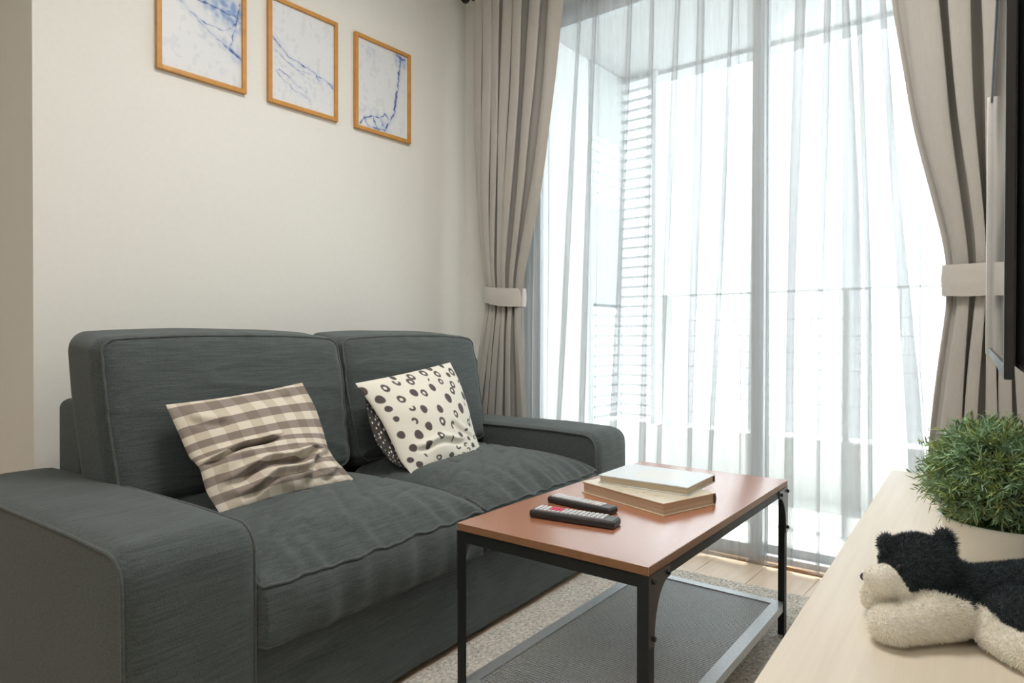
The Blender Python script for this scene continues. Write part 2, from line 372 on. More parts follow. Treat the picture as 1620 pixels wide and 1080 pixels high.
for za, zb in ((1.82, 2.27), (0.74, 1.40)): G().box(-0.012, 0.012, -0.385, -0.035, za, zb).build('side_panel', M['slat'], lv)
rl = root('balcony_railing', 'grey balcony railing with thin horizontal bars behind the sheer curtain', 'railing', (0, YB, 0.31))
for x in (0.47, 1.02, 1.51, 2.05, 2.6, 2.98):
    wd = 0.035 if x < 0.6 else 0.014
    G().box(x-wd, x+wd, -0.02, 0.02, 0, 0.81).build('railing_post', M['rail'], rl)
G().box(0.40, 3.04, -0.025, 0.025, 0.81, 0.823).build('top_rail', M['rail'], rl)
for k in range(7):
    G().tube([(0.40, 0, 0.66-k*0.095), (3.04, 0, 0.66-k*0.095)], 0.0032, 6).build('bar', M['rail'], rl)
for k in range(17):
    G().box(0.60+k*0.145, 0.606+k*0.145, -0.004, 0.004, 0, 0.81).build('baluster', M['rail'], rl)

# ------------------------------------------------------------------ added fill lamps, out of frame, to brighten the room beyond its daylight
for lx_, ly_, ln_, lp_ in ((1.55, 1.25, 'added round ceiling fill lamp above the coffee table', 1.0), (1.7, -0.9, 'added round ceiling fill lamp behind the camera', 0.45)):
  cl = root('added_fill_lamp', ln_, 'lamp', (lx_, ly_, ZC))
  G().lathe([(0, -0.03), (0.40, -0.03), (0.41, 0)], 40).build('fill_lamp_base', M['fill_lamp_body'], cl)
  G().lathe([(0.39, -0.03), (0.38, -0.06), (0.30, -0.075), (0, -0.078)], 40).build('fill_lamp_diffuser', M['lamp'], cl)
  ld = bpy.data.lights.new('added_fill_light', 'AREA'); ld.shape = 'DISK'; ld.size = 0.78; ld.energy = FILL_POWER*lp_; ld.color = (1, 0.98, 0.95)
  lo = bpy.data.objects.new('added_fill_light', ld); C.objects.link(lo); lo.parent = cl; lo.location = (0, 0, -0.10)

# ================================================================== SOFA
SA = math.atan2(0.069, 1.0)
sofa = root('sofa', 'charcoal grey two-seat fabric sofa with wide square arms along the picture wall', 'sofa', (1.156, 0.44, 0.0), PI/2+SA)
W = 1.92; AW = 0.245; DP = 0.95
def arm(u0, u1):
    r = 0.055; prof = [(0.0, 0.02), (0.0, 0.15), (-0.002, 0.30)]
    for k in range(9):
        a = PI - (PI/2)*k/8; prof.append((r+r*math.cos(a), 0.50-r+r*math.sin(a)))
    prof += [(0.20, 0.505), (0.40, 0.506), (0.60, 0.505), (0.80, 0.503)]
    for k in range(5):
        a = PI/2-(PI/2)*k/4; prof.append((DP-0.03+0.03*math.cos(a), 0.47+0.03*math.sin(a)))
    prof += [(DP, 0.25), (DP, 0.02)]
    # resample
    pp = np.array(prof); d = np.r_[0, np.cumsum(np.linalg.norm(np.diff(pp, axis=0), axis=1))]; t = np.linspace(0, d[-1], 110)
    pp = np.c_[np.interp(t, d, pp[:, 0]), np.interp(t, d, pp[:, 1])]
    nrm = np.gradient(pp, axis=0); nrm = np.c_[-nrm[:, 1], nrm[:, 0]]; nrm /= np.linalg.norm(nrm, axis=1, keepdims=True)+1e-9
    P = []
    ss = np.linspace(0, 1, 15)
    for i, (q, n_) in enumerate(zip(pp, nrm)):
        rowp = []
        for s_ in ss:
            e = min(s_, 1-s_); puff = 0.008*(1-math.exp(-e/0.08)); nn = 0.004*nz(s_*3+u0*5, q[0]*7, q[1]*7)*(e > 0)
            ed = 0.004*math.exp(-e/0.012)
            o = puff+nn-ed
            rowp.append((u0+(u1-u0)*s_, q[0]+n_[0]*o*(1), q[1]+n_[1]*o))
        P.append(rowp)
    g = G().grid(P)
    for s_, fl_ in ((0, 0), (14, 1)):
        # side panels as a fan of strips, slightly puffed
        top = [P[i][s_] for i in range(len(P))]; m = len(top)
        cen = [(u0 if s_ == 0 else u1, 0.05+0.85*k/(m-1), 0.02+0.0*k) for k in range(m)]
        rows = []
        for j in range(7):
            f_ = j/6; off = (-1 if s_ == 0 else 1)*0.006*math.sin(PI*min(1, f_*1.0))
            rows.append([(top[i][0]+off, top[i][1]*(1-f_)+cen[i][1]*f_, top[i][2]*(1-f_)+cen[i][2]*f_) for i in range(m)])
        g.grid(rows, flip=not fl_)
    o = g.build('arm', M['sofa'], sofa)
    for s_ in (0, 14):
        sgn = -1 if s_ == 0 else 1
        G().tube([(P[i][s_][0]+sgn*0.0012, P[i][s_][1], P[i][s_][2]) for i in range(len(P))], 0.0036, 7).build('piping', M['piping'], o)
arm(0.0, AW); arm(W-AW-0.002, W)
# base, skirt and back frame
g = G(); P = []
for z in np.linspace(0.02, 0.26, 14):
    rowp = []
    for u in np.linspace(AW, W-AW, 110):
        q = 0.012+0.006*nz(u*2.2, z*5, 1)+0.004*nz(u*9, z*14, 4)+0.006*math.exp(-((z-0.20)/0.02)**2)*max(0, nz(u*5, 0, 8))
        q += 0.010*math.exp(-((z-0.175-0.05*(u-0.45))/0.012)**2)*math.exp(-((u-0.38)/0.13)**2)
        rowp.append((u, q, z))
    P.append(rowp)
g.grid(P); g.box(AW+0.003, W-AW-0.003, 0.035, DP-0.02, 0.04, 0.24); g.build('seat_base', M['sofa'], sofa)
vs, fs = rbox((W-2*AW)/2-0.003, 0.085, 0.335, 0.028, 12, 4)
bf = G().add(vs+np.array([W/2, DP-0.085, 0.36]), fs, 0, True).build('back_frame', M['sofa'], sofa)
for u, v in ((0.06, 0.06), (W-0.06, 0.06), (0.06, DP-0.06), (W-0.06, DP-0.06)): G().box(u-0.025, u+0.025, v-0.025, v+0.025, 0.0, 0.03).build('foot', M['plinth'], sofa)

def seat(u0, u1, seed):
    hx, hy, hz = (u1-u0)/2-0.003, 0.29, 0.0625; cx, cy, cz = (u0+u1)/2, hy-0.012, 0.308; r = 0.016
    def deform(P):
        P = P.copy(); x, y, z = P[:, 0], P[:, 1], P[:, 2]
        top = smooth((z+hz)/(2*hz)); dv = y+hy
        crown = 0.088*(1-np.exp(-np.maximum(dv, 0)/0.075))*(1-0.55*np.abs(x/hx)**5)*(0.9 + 0.1*np.cos(x/hx*2))
        # gathers along the front seam
        gath = np.array([nz(a*26+seed, b*3, 2) for a, b in zip(x, y)])*0.024*np.exp(-np.maximum(dv, 0)/0.06)*smooth((dv)/0.012)
        wr = np.array([abs(nz(a*3.2+b*4+seed, b*11-a*9, 5)) for a, b in zip(x, y)])
        wrk = -0.0045*np.exp(-(wr/0.07)**2)*smooth(dv/0.1)
        big = np.array([nz(a*4+seed, b*4, 7) for a, b in zip(x, y)])*0.006
        P[:, 2] = z + np.where(z > 0, top, 0)*(crown+gath+wrk+big*smooth(dv/0.08))
        front = smooth((-y-hy*0.8)/(0.2*hy))
        P[:, 1] = y - front*(0.022*(1-np.abs(x/hx)**3)*(1-(z/hz)**2*0.6)) - front*0.013*nzv(P, (15, 1, 5), seed)*(np.abs(x/hx) < 0.97)
        P[:, 0] = x*(1-0.006*(1-np.abs(z/hz)))
        return P
    vs, fs = rbox(hx, hy, hz, r, 70, 4)
    o = G().add(deform(vs)+np.array([cx, cy, cz]), fs, 0, True).build('seat_cushion', M['sofa'], sofa)
    t = np.linspace(-1, 1, 121)
    L = [(-hx, y, hz) for y in np.linspace(hy*0.9, -hy+0.02, 40)]+[(x*(hx-0.006), -hy, hz) for x in t]+[(hx, y, hz) for y in np.linspace(-hy+0.02, hy*0.9, 40)]
    q = deform(rnd(np.array(L), hx, hy, hz, r)); q += np.array([cx, cy, cz])
    G().tube([p+np.array([0, -0.002, 0.001]) for p in q], 0.0036, 7).build('piping', M['piping'], o)
    L = [(x*(hx-0.006), -hy, -hz) for x in t]; q = deform(rnd(np.array(L), hx, hy, hz, r))+np.array([cx, cy, cz])
    G().tube([p+np.array([0, -0.001, 0]) for p in q], 0.0030, 7).build('piping', M['piping'], o)
seat(AW, 0.975, 1.3); seat(0.975, W-AW-0.003, 9.1)

def backc(u0, u1, seed, zt=0.872):
    hx, hy, hz = (u1-u0)/2-0.002, 0.100, 0.232; r = 0.046
    def deform(P):
        P = P.copy(); x, y, z = P[:, 0].copy(), P[:, 1].copy(), P[:, 2].copy()
        fr = smooth(-y/hy*0.5+0.5)
        P[:, 1] = y - fr*0.034*(1-np.abs(x/hx)**2.6)*(1-np.abs(z/hz)**2.6) + (1-fr)*0.012*(1-np.abs(x/hx)**2)*(1-np.abs(z/hz)**2)
        tp = smooth((z-hz*0.6)/(0.4*hz)); P[:, 2] = z + tp*(0.014*(1-np.abs(x/hx)**2.5) + 0.030*(1-fr) - 0.016*fr) - 0.002*tp
        sd = 1-np.abs(z/hz)**2
        P[:, 0] = x*(1+0.018*sd+0.02*(z/hz)) + (0.0)
        e = np.minimum(hx-np.abs(x), hz-np.abs(z)); ew = np.exp(-np.maximum(e, 0)/0.035)
        P[:, 1] += nzv(P, (30, 6, 30), seed)*0.006*ew*fr + nzv(P, (6, 6, 6), seed)*0.006
        # soft diagonal pulls
        P[:, 1] += -0.004*np.exp(-(nzv(P, (2.2, 1, 9), seed+3)/0.08)**2)*fr
        return P
    vs, fs = rbox(hx, hy, hz, r, 44, 6)
    rot = Matrix.Rotation(-0.20, 4, 'X'); off = Vector(((u0+u1)/2, 0.665, zt-hz+0.002))
    T = lambda P: [tuple(rot @ Vector(tuple(p)) + off) for p in P]
    o = G().add(T(deform(vs)), fs, 0, True).build('back_cushion', M['sofa'], sofa)
    for side in (-1, 1):
        L = []; c = 0.055; ax, az = hx-0.004, hz-0.004; yy = side*(hy)
        def arc(cx, cz, a0, a1): return [(cx+c*math.cos(a), yy, cz+c*math.sin(a)) for a in np.linspace(a0, a1, 10)]
        L += arc(ax-c, az-c, 0, PI/2)+[(x, yy, az) for x in np.linspace(ax-c, -ax+c, 50)[1:-1]]+arc(-ax+c, az-c, PI/2, PI)
        L += [(-ax, yy, z) for z in np.linspace(az-c, -az+c, 40)[1:-1]]+arc(-ax+c, -az+c, PI, 1.5*PI)+[(x, yy, -az) for x in np.linspace(-ax+c, ax-c, 50)[1:-1]]
        L += arc(ax-c, -az+c, 1.5*PI, 2*PI)+[(ax, yy, z) for z in np.linspace(-az+c, az-c, 40)[1:-1]]
        q = deform(rnd(np.array(L), hx, hy, hz, r))
        q += np.sign(q*[1, 1, 1])*[0.0012, 0.0012, 0.0012]
        G().tube(T(q), 0.0036, 7, closed=True).build('piping', M['piping'], o)
backc(0.215, 0.965, 2.0); backc(0.972, 1.70, 6.0)

# ================================================================== THROW PILLOWS (in the sofa's neighbourhood, own things)
SM = Matrix.Translation((1.156, 0.44, 0)) @ Matrix.Rotation(PI/2+SA, 4, 'Z')
def pillow(name, label, Lc, Rc, T, mat_f, mat_b, nfun, colfun=None, n=90, lat=0.0, sag=(0, 0), group='throw pillows on the sofa'):
    """Lc, Rc: points down the left and the right seam, in the sofa's frame"""
    Lw = np.array([SM @ Vector(c) for c in Lc]); Rw = np.array([SM @ Vector(c) for c in Rc]); m_ = len(Lw)
    def curve(P, t):
        k = np.linspace(0, 1, m_); q = np.stack([np.interp(np.linspace(0, 1, 400), k, P[:, i]) for i in range(3)], 1)
        for _ in range(500): q[1:-1] = 0.25*q[:-2]+0.5*q[1:-1]+0.25*q[2:]
        return np.stack([np.interp(t, np.linspace(0, 1, 400), q[:, i]) for i in range(3)], -1)
    A, B, Cc, D = Lw[0], Rw[0], Rw[-1], Lw[-1]; ux = (B-A)/np.linalg.norm(B-A)
    nn = np.cross(B-A, D-A); nn /= np.linalg.norm(nn); camd = np.array([2.35, 0, 0.87])-A
    if nn @ camd < 0: nn = -nn
    S, Tt = np.meshgrid(np.linspace(0, 1, n), np.linspace(0, 1, n)); es, et = np.sin(PI*S), np.sin(PI*Tt)
    lc, rc = curve(Lw, Tt[:, 0]), curve(Rw, Tt[:, 0])
    base = lc[:, None]*(1-S)[..., None]+rc[:, None]*S[..., None]
    base[..., 2] += -sag[0]*es*(1-Tt)**3+sag[1]*es*Tt**3
    h = T*np.clip(es, 0, 1)**0.55*np.clip(et, 0, 1)**0.55; ww = nfun(S, Tt); edge = (es*et)**0.35
    Pf = base+nn*(h+ww*edge)[..., None]; Pb = base-nn*(h*1.0)[..., None]-ux*(lat*et*np.exp(-S/0.30)*smooth(S/0.10))[..., None]
    r_ = root(name, label, 'pillow', tuple((A+B+Cc+D)/4), 0, group); off = np.array(r_.location)
    def fl(P): return np.cross(P[n//2, n//2+1]-P[n//2, n//2], P[n//2+1, n//2]-P[n//2, n//2]) @ nn
    uv = np.c_[S.ravel(), Tt.ravel()]
    G().grid(Pf-off, flip=fl(Pf) < 0).build('front_panel', mat_f, r_, colfun(S, Tt) if colfun else None, uv)
    G().grid(Pb-off, flip=fl(Pb) > 0).build('back_panel', mat_b, r_, None, uv)
    return r_
def crease(S, T, s0, t0, s1, t1, w, amp):
    dx, dy = s1-s0, t1-t0; L = math.hypot(dx, dy); u = ((S-s0)*dx+(T-t0)*dy)/L; d = ((S-s0)*dy-(T-t0)*dx)/L
    d = d + 0.02*np.sin(u*14)
    return amp*(np.exp(-(d/w)**2)-0.8*np.exp(-((d-1.6*w)/(1.2*w))**2))*smooth(u/(0.2*L))*smooth((L-u)/(0.25*L)+0.1)
vn = np.vectorize(lambda a, b, c: nz(a, b, c))
def wr1(S, T):
    o = 0.010*vn(S*4, T*4, 3.0)+0.006*vn(S*8+T*3, T*16, 1.0)*smooth((T-0.35)/0.4)
    o += crease(S, T, -0.05, 0.60, 0.60, 0.42, 0.024, -0.026)+crease(S, T, 0.05, 0.80, 0.95, 0.66, 0.026, -0.026)
    o += 0.016*np.exp(-((S-0.42)/0.25)**2-((T-0.90)/0.08)**2)+crease(S, T, 0.10, 0.93, 0.75, 0.80, 0.022, -0.024)+crease(S, T, 0.55, 0.98, 1.0, 0.62, 0.03, -0.022)
    o += crease(S, T, 0.70, 0.95, 0.98, 0.85, 0.02, -0.014)+crease(S, T, 0.05, 0.12, 0.28, 0.22, 0.03, -0.012)+crease(S, T, 0.72, 0.12, 0.98, 0.02, 0.03, -0.010)
    return o
pillow('throw_pillow', 'beige and brown gingham checked throw pillow slumped on the near seat cushion', [(0.325, 0.5, 0.698), (0.343, 0.466, 0.619), (0.349, 0.432, 0.568), (0.356, 0.398, 0.549), (0.352, 0.364, 0.492), (0.371, 0.33, 0.436)],
       [(0.734, 0.5, 0.73), (0.756, 0.466, 0.655), (0.758, 0.432, 0.581), (0.745, 0.398, 0.538), (0.755, 0.364, 0.496), (0.804, 0.33, 0.434)],
       0.060, M['gingham'], M['gingham'], wr1, n=130, sag=(0.006, 0.012))
DOTS = [(0.006,0.078,0.0316,0),(0.067,0.19,0.0355,0),(0.17,0.107,0.0329,1),(0.3,0.078,0.0316,2),(0.319,0.025,0.0237,0),(0.217,0.241,0.0342,1),(0.357,0.213,0.0342,0),(0.468,0.058,0.0316,1),(0.419,0.103,0.0316,1),(0.446,0.238,0.0316,1),(0.247,0.351,0.0289,2),(0.344,0.385,0.0329,0),(0.612,0.048,0.0329,1),(0.571,0.205,0.0316,0),(0.717,0.012,0.0289,0),(0.734,0.09,0.0316,1),(0.517,0.408,0.0329,0),(0.491,0.517,0.0342,1),(0.595,0.125,0.0184,3),(0.705,0.168,0.0263,1),(0.685,0.324,0.0368,0),(0.783,0.269,0.0289,1),(0.826,0.217,0.0303,1),(0.855,0.12,0.0237,0),(0.935,0.096,0.0368,1),(0.935,0.318,0.0316,0),(0.805,0.421,0.0368,0),(0.962,0.208,0.0263,2),(0.697,0.467,0.0289,1),(0.882,0.537,0.0289,1),(0.617,0.557,0.0316,2),(0.218,0.474,0.0289,2),(0.328,0.54,0.0342,0),(0.209,0.599,0.0395,0),(0.409,0.646,0.0342,1),(0.069,0.563,0.0316,0),(0.552,0.69,0.0289,3),(0.683,0.652,0.0289,0),(0.794,0.699,0.0263,0),(0.832,0.794,0.0316,0),(0.613,0.796,0.0316,2),(0.722,0.778,0.0263,2),(0.749,0.855,0.0289,2),(0.264,0.717,0.0342,0),(0.118,0.714,0.0342,0),(0.214,0.819,0.0263,3),(0.345,0.891,0.0342,1),(0.502,0.897,0.0342,0),(0.12,0.914,0.0368,0),(0.412,0.97,0.0316,3),(0.607,0.925,0.0237,3),(0.674,0.917,0.0237,1),(0.757,0.97,0.0237,1),(0.827,0.926,0.0237,0),(0.894,0.963,0.0237,1),(0.919,0.869,0.0211,1),(0.913,0.683,0.0237,1),(0.961,0.643,0.0211,3),(0.236,0.98,0.0237,0),(0.785,0.605,0.0289,3),(0.894,0.387,0.0211,3),(0.87,0.017,0.0211,0),(0.077,0.297,0.0289,0),(0.087,0.411,0.0237,0),(0.965,0.733,0.0184,3),(0.975,0.489,0.0211,0),(0.926,0.497,0.0211,3),(0.655,0.98,0.02,0),(0.06,0.83,0.03,0)]
def dotcol(S, T):
    c = np.empty(S.shape+(3,)); c[:] = (0.80, 0.77, 0.68)
    ink = np.zeros(S.shape)
    for i, (a, b, r_, k) in enumerate(DOTS):
        r_ = r_*0.98
        an = i*1.7; x = (S-a); y = (T-b)*0.86; xr = x*math.cos(an)+y*math.sin(an); yr = -x*math.sin(an)+y*math.cos(an)
        rr = np.sqrt((xr)**2+(yr*0.95)**2)+0.035*r_*np.sin(3*np.arctan2(yr, xr)+i)
        m = smooth((r_-rr)/0.006+0.5)
        if k in (1, 2): m = m*smooth((np.sqrt((xr-0.1*r_)**2+yr**2)-0.42*r_)/0.006+0.5)
        if k == 2: m = m*smooth((0.35*r_-xr)/0.006+0.5)
        if k == 3: m = smooth((r_-np.sqrt((xr)**2+(yr*2.8)**2))/0.006+0.5)
        ink = np.maximum(ink, m)
    c = c*(1-ink[..., None])+np.array((0.105, 0.085, 0.085))*ink[..., None]
    return c.reshape(-1, 3)
def wr2(S, T):
    return 0.007*vn(S*4, T*4, 13.0)+crease(S, T, 0.10, 0.74, 0.75, 0.72, 0.03, -0.012)+crease(S, T, 0.6, 0.5, 0.9, 0.75, 0.03, -0.006)
pillow('throw_pillow', 'white throw pillow with dark spots and rings on the far seat cushion', [(0.933, 0.49, 0.717), (0.972, 0.458, 0.645), (0.992, 0.426, 0.588), (1.004, 0.394, 0.524), (1.010, 0.362, 0.465), (1.028, 0.33, 0.424)],
       [(1.406, 0.49, 0.77), (1.424, 0.458, 0.693), (1.431, 0.426, 0.597), (1.430, 0.394, 0.504), (1.425, 0.362, 0.452), (1.400, 0.33, 0.430)],
       0.060, M['dotcloth'], M['darkdots'], wr2, dotcol, n=260, lat=0.095, sag=(0.004, 0.004))

# ================================================================== PICTURES
def picture(y0, label, veins, washes, seed):
    z0, w_, h_ = 1.776, 0.32, 0.417; r_ = root('picture_frame', label, 'picture', (0, y0, z0), 0, 'three framed prints on the wall')
    b = 0.016; t = 0.018
    for a in ((0, b, 0, h_), (w_-b, w_, 0, h_), (b, w_-b, 0, b), (b, w_-b, h_-b, h_)):
        G().box(0.001, t, a[0], a[1], a[2], a[3], bev=0.0015).build('frame_bar', M['frame_wood'], r_)
    ny, nzn = 150, 195; U, V = np.meshgrid(np.linspace(b/w_, 1-b/w_, ny), np.linspace(b/h_, 1-b/h_, nzn))
    col = np.empty(U.shape+(3,)); col[:] = (0.76, 0.78, 0.81)
    n1 = vn(U*4+seed, V*5, 1.0); n2 = vn(U*18+seed, V*22, 5.0); n3 = vn(U*9, V*6+seed, 9.0)
    col -= (np.clip(n3*0.5+0.5*n2-0.15, 0, 0.06))[..., None]*np.array((1, 0.9, 0.7))*0.9
    asp = h_/w_
    def dist(pts):
        d = np.full(U.shape, 9.0); Ud = U+0.016*n2+0.012*vn(U*30, V*36, seed); Vd = V+0.014*vn(U*16, V*20, seed+3)
        for (a0, b0), (a1, b1) in zip(pts[:-1], pts[1:]):
            dx, dy = a1-a0, (b1-b0)*asp; L2 = dx*dx+dy*dy+1e-9; tt = np.clip(((Ud-a0)*dx+(Vd-b0)*asp*dy)/L2, 0, 1)
            d = np.minimum(d, np.hypot(Ud-a0-tt*dx, (Vd-b0)*asp-tt*dy))
        return d
    for cx, cy, rx, ry, st in washes:
        m = np.exp(-(((U-cx)/rx)**2+((V-cy)/ry)**2))*(0.55+0.9*n2+0.3*n1)*st; m = np.clip(m, 0, 0.9)[..., None]
        col = col*(1-m)+np.array((0.20, 0.33, 0.62))*m
    for pts, wd in veins:
        d = dist(pts); wv = wd*(0.75+1.1*n1+0.6*n2); m = np.clip(smooth((wv-d)/0.006+0.5)*(0.75+0.6*n2), 0, 1)[..., None]; halo = (0.30*np.exp(-(d/(wd*3.5))**2))[..., None]
        col = col*(1-halo)+np.array((0.42, 0.52, 0.74))*halo; col = col*(1-m)+np.array((0.07, 0.12, 0.36))*m
    P = np.stack([np.full(U.shape, 0.008), U*w_, V*h_], -1)
    G().grid(P).build('art_print', M['print'], r_, np.clip(col, 0, 1).reshape(-1, 3))
    G().box(0.0015, 0.007, b, w_-b, b, h_-b).build('backing_board', M['frame_wood'], r_)
picture(0.968, 'framed blue marble print nearest the camera, leftmost of the three, cut by the top edge',
        [([(0.25,0.628),(0.366,0.559),(0.503,0.48),(0.647,0.422),(0.734,0.379),(0.809,0.369),(0.888,0.329),(0.956,0.3)], 0.011), ([(0.366,0.559),(0.491,0.513),(0.612,0.511),(0.684,0.496),(0.797,0.528),(0.888,0.609)], 0.006),
         ([(0.934,0.779),(0.888,0.609),(0.85,0.475),(0.809,0.369)], 0.008), ([(0.434,0.686),(0.612,0.686),(0.759,0.662),(0.934,0.667)], 0.006), ([(0.1, 0.8), (0.18, 0.7), (0.25, 0.628)], 0.01), ([(0.80, 0.36), (0.95, 0.29)], 0.016)],
        [(0.80, 0.68, 0.22, 0.10, 1.5), (0.88, 0.57, 0.1, 0.06, 1.1), (0.62, 0.74, 0.25, 0.08, 0.5), (0.70, 0.40, 0.2, 0.05, 0.35), (0.9, 0.3, 0.08, 0.05, 0.5)], 3.1)
picture(1.378, 'framed blue marble print, middle of the three, with thin veins sloping down right',
        [([(0.06,0.64),(0.091,0.607),(0.194,0.54),(0.281,0.489),(0.413,0.46),(0.55,0.446),(0.691,0.405),(0.834,0.376),(0.941,0.35)], 0.007), ([(0.091,0.511),(0.238,0.448),(0.341,0.396),(0.503,0.362)], 0.004),
         ([(0.15,0.338),(0.278,0.297),(0.394,0.245),(0.503,0.201),(0.541,0.209)], 0.006), ([(0.116,0.317),(0.194,0.259),(0.325,0.199),(0.597,0.134)], 0.003), ([(0.691,0.405),(0.719,0.362)], 0.010), ([(0.281,0.429),(0.413,0.388),(0.597,0.396)], 0.004), ([(0.86, 0.36), (0.94, 0.33)], 0.009)],
        [(0.15, 0.55, 0.1, 0.08, 0.3), (0.5, 0.3, 0.4, 0.2, 0.12)], 7.7)
picture(1.788, 'framed blue marble print nearest the window with one strong vertical vein',
        [([(0.825,0.933),(0.8,0.801),(0.775,0.585),(0.728,0.434),(0.706,0.29),(0.587,0.141),(0.531,0.07)], 0.013), ([(0.097,0.067),(0.172,0.137),(0.316,0.185),(0.45,0.185),(0.531,0.254),(0.6,0.199)], 0.008),
         ([(0.172,0.137),(0.228,0.072),(0.394,0.058),(0.531,0.07)], 0.009), ([(0.316,0.185),(0.359,0.118),(0.394,0.058)], 0.008), ([(0.45,0.185),(0.506,0.113)], 0.008), ([(0.741,0.94),(0.847,0.918),(0.947,0.935)], 0.016)],
        [(0.30, 0.22, 0.3, 0.06, 0.22), (0.84, 0.88, 0.12, 0.07, 0.7), (0.3, 0.85, 0.15, 0.1, 0.2), (0.5, 0.1, 0.15, 0.06, 0.5)], 12.4)

# ================================================================== RUG
rug = root('rug', 'grey and beige mottled woven rug under the coffee table', 'rug', (1.174, 0.2, 0.0), 0.069)
nx, ny = 220, 460; X, Y = np.meshgrid(np.linspace(0, 0.91, nx), np.linspace(0, 2.06, ny))
nn_ = vn(X*150, Y*90, 0.0); n2_ = 0.35*vn(X*12, Y*12, 3.0); n3_ = vn(X*130, Y*130, 5.0)
Z = 0.008+0.0014*nn_+0.001*n3_
k_ = np.clip(0.5+0.9*nn_+0.7*n2_+0.5*n3_, 0, 1)[..., None]
rc = np.array((0.36, 0.34, 0.31))*(1-k_)+np.array((0.74, 0.70, 0.63))*k_
g = G().grid(np.stack([X, Y, Z], -1))
o = g.build('rug_weave', M['rugbase'], rug, rc.reshape(-1, 3))
G().box(0, 0.91, 0, 2.06, 0.0005, 0.0062).build('backing', M['soil'], rug)
tv_ = []; tf_ = []; tc_ = []
rs = np.random.RandomState(3)
for k in range(52000):
    x, y = rs.uniform(0, 0.91), rs.uniform(0.6, 2.06); a = rs.uniform(0, 2*PI); l = rs.uniform(0.003, 0.007); h = rs.uniform(0.002, 0.006); wv_ = 0.0011
    dx, dy = math.cos(a), math.sin(a); n_ = len(tv_)
    tv_ += [(x-dy*wv_, y+dx*wv_, 0.007), (x+dy*wv_, y-dx*wv_, 0.007), (x+dx*l, y+dy*l, 0.007+h)]; tf_.append((n_, n_+1, n_+2))
    m = 0.62+0.7*nz(x*150, y*90, 0.0)+0.25*nz(x*12, y*12, 3.0)+rs.uniform(-0.4, 0.4); m = min(1, max(0, m))
    if rs.uniform() < 0.05: m = -0.35
    c = tuple(p*(1-m)+q*m for p, q in zip((0.36, 0.34, 0.31), (0.80, 0.76, 0.69))); tc_ += [c]*3
g = G(); g.v = tv_; g.f = tf_; g.mi = [0]*len(tf_); g.sm = [False]*len(tf_)
o = g.build('pile', M['rugbase'], rug, np.clip(np.array(tc_), 0.02, 1)); o['kind'] = 'stuff'

# ================================================================== COFFEE TABLE
tab = root('coffee_table', 'rectangular coffee table with reddish wood top and black metal frame', 'table', (1.558, 1.505, 0.0), 0.031)
HX, HY = 0.23, 0.45; TB = 0.010
tp = G().box(-HX, HX, -HY, HY, 0.443, 0.46, bev=0.0012).build('tabletop', [M['table_wood']], tab)
for a in ((-HX-0.0006, -HX+0.0006, -HY+0.001, HY-0.001), (HX-0.0006, HX+0.0006, -HY+0.001, HY-0.001), (-HX+0.001, HX-0.001, -HY-0.0006, -HY+0.0006), (-HX+0.001, HX-0.001, HY-0.0006, HY+0.0006)):
    G().box(*a, 0.4438, 0.4592).build('edge_band', M['table_edge'], tp)
th = 0.003; fw_ = 0.023
for sx in (-1, 1):
    for sy in (-1, 1):
        x, y = sx*(HX-0.0005), sy*(HY-0.0005); g = G()
        g.box(min(x, x-sx*fw_), max(x, x-sx*fw_), min(y, y-sy*th), max(y, y-sy*th), TB, 0.443)
        g.box(min(x, x-sx*th), max(x, x-sx*th), min(y-sy*th, y-sy*fw_), max(y-sy*th, y-sy*fw_), TB, 0.443)
        lg = g.build('leg', M['black_metal'], tab)
        # curved gusset on the long side
        xo0, xo1 = (x, x+sx*0.003); pts = []; R_ = 0.062; yy0 = y; 
        ring = [(0, 0), (-sy*(fw_+R_), 0), (-sy*(fw_+R_), -0.022)]
        for k in range(11):
            a = PI/2*k/10; ring.append((-sy*(fw_-0.004+R_*(1-math.sin(a))), -0.022-R_*1.55*(1-math.cos(a))))
        ring += [(-sy*(fw_-0.004), -0.13), (0, -0.13)]
        n_ = len(ring); vs = [(xx, yy0+a, 0.443+b) for xx in (xo0, xo1) for a, b in ring]
        fs = [tuple(range(n_)), tuple(range(2*n_-1, n_-1, -1))]+[(i, n_+i, n_+(i+1) % n_, (i+1) % n_) for i in range(n_)]
        gs = G().add(vs, fs).build('gusset', M['bracket'], tab)
        for a, b in ((-sy*0.011, -0.012), (-sy*(fw_+R_-0.012), -0.012), (-sy*0.011, -0.115)):
            G().tube([(xo1, yy0+a, 0.443+b), (xo1+sx*0.0055, yy0+a, 0.443+b)], 0.0045, 8).build('bolt', M['black_metal'], gs)
for sx in (-1, 1):
    x = sx*(HX-0.0005); g = G(); g.box(min(x, x-sx*th), max(x, x-sx*th), -HY+fw_, HY-fw_, 0.423, 0.443).box(min(x, x-sx*fw_), max(x, x-sx*fw_), -HY+fw_, HY-fw_, 0.440, 0.443)
    g.build('side_rail', M['black_metal'], tab)
for sy in (-1, 1):
    y = sy*(HY-0.0005); g = G(); g.box(-HX+fw_, HX-fw_, min(y, y-sy*th), max(y, y-sy*th), 0.419, 0.443).box(-HX+fw_, HX-fw_, min(y, y-sy*fw_), max(y, y-sy*fw_), 0.440, 0.443)
    g.build('end_rail', M['black_metal'], tab)
ZS = 0.108
for sx in (-1, 1):
    x = sx*(HX-0.004); g = G(); g.box(min(x, x-sx*0.030), max(x, x-sx*0.030), -HY+0.004, HY-0.004, ZS-0.003, ZS).box(min(x, x-sx*th), max(x, x-sx*th), -HY+0.004, HY-0.004, ZS-0.022, ZS-0.003)
    g.build('shelf_rail', M['grid_metal'], tab)
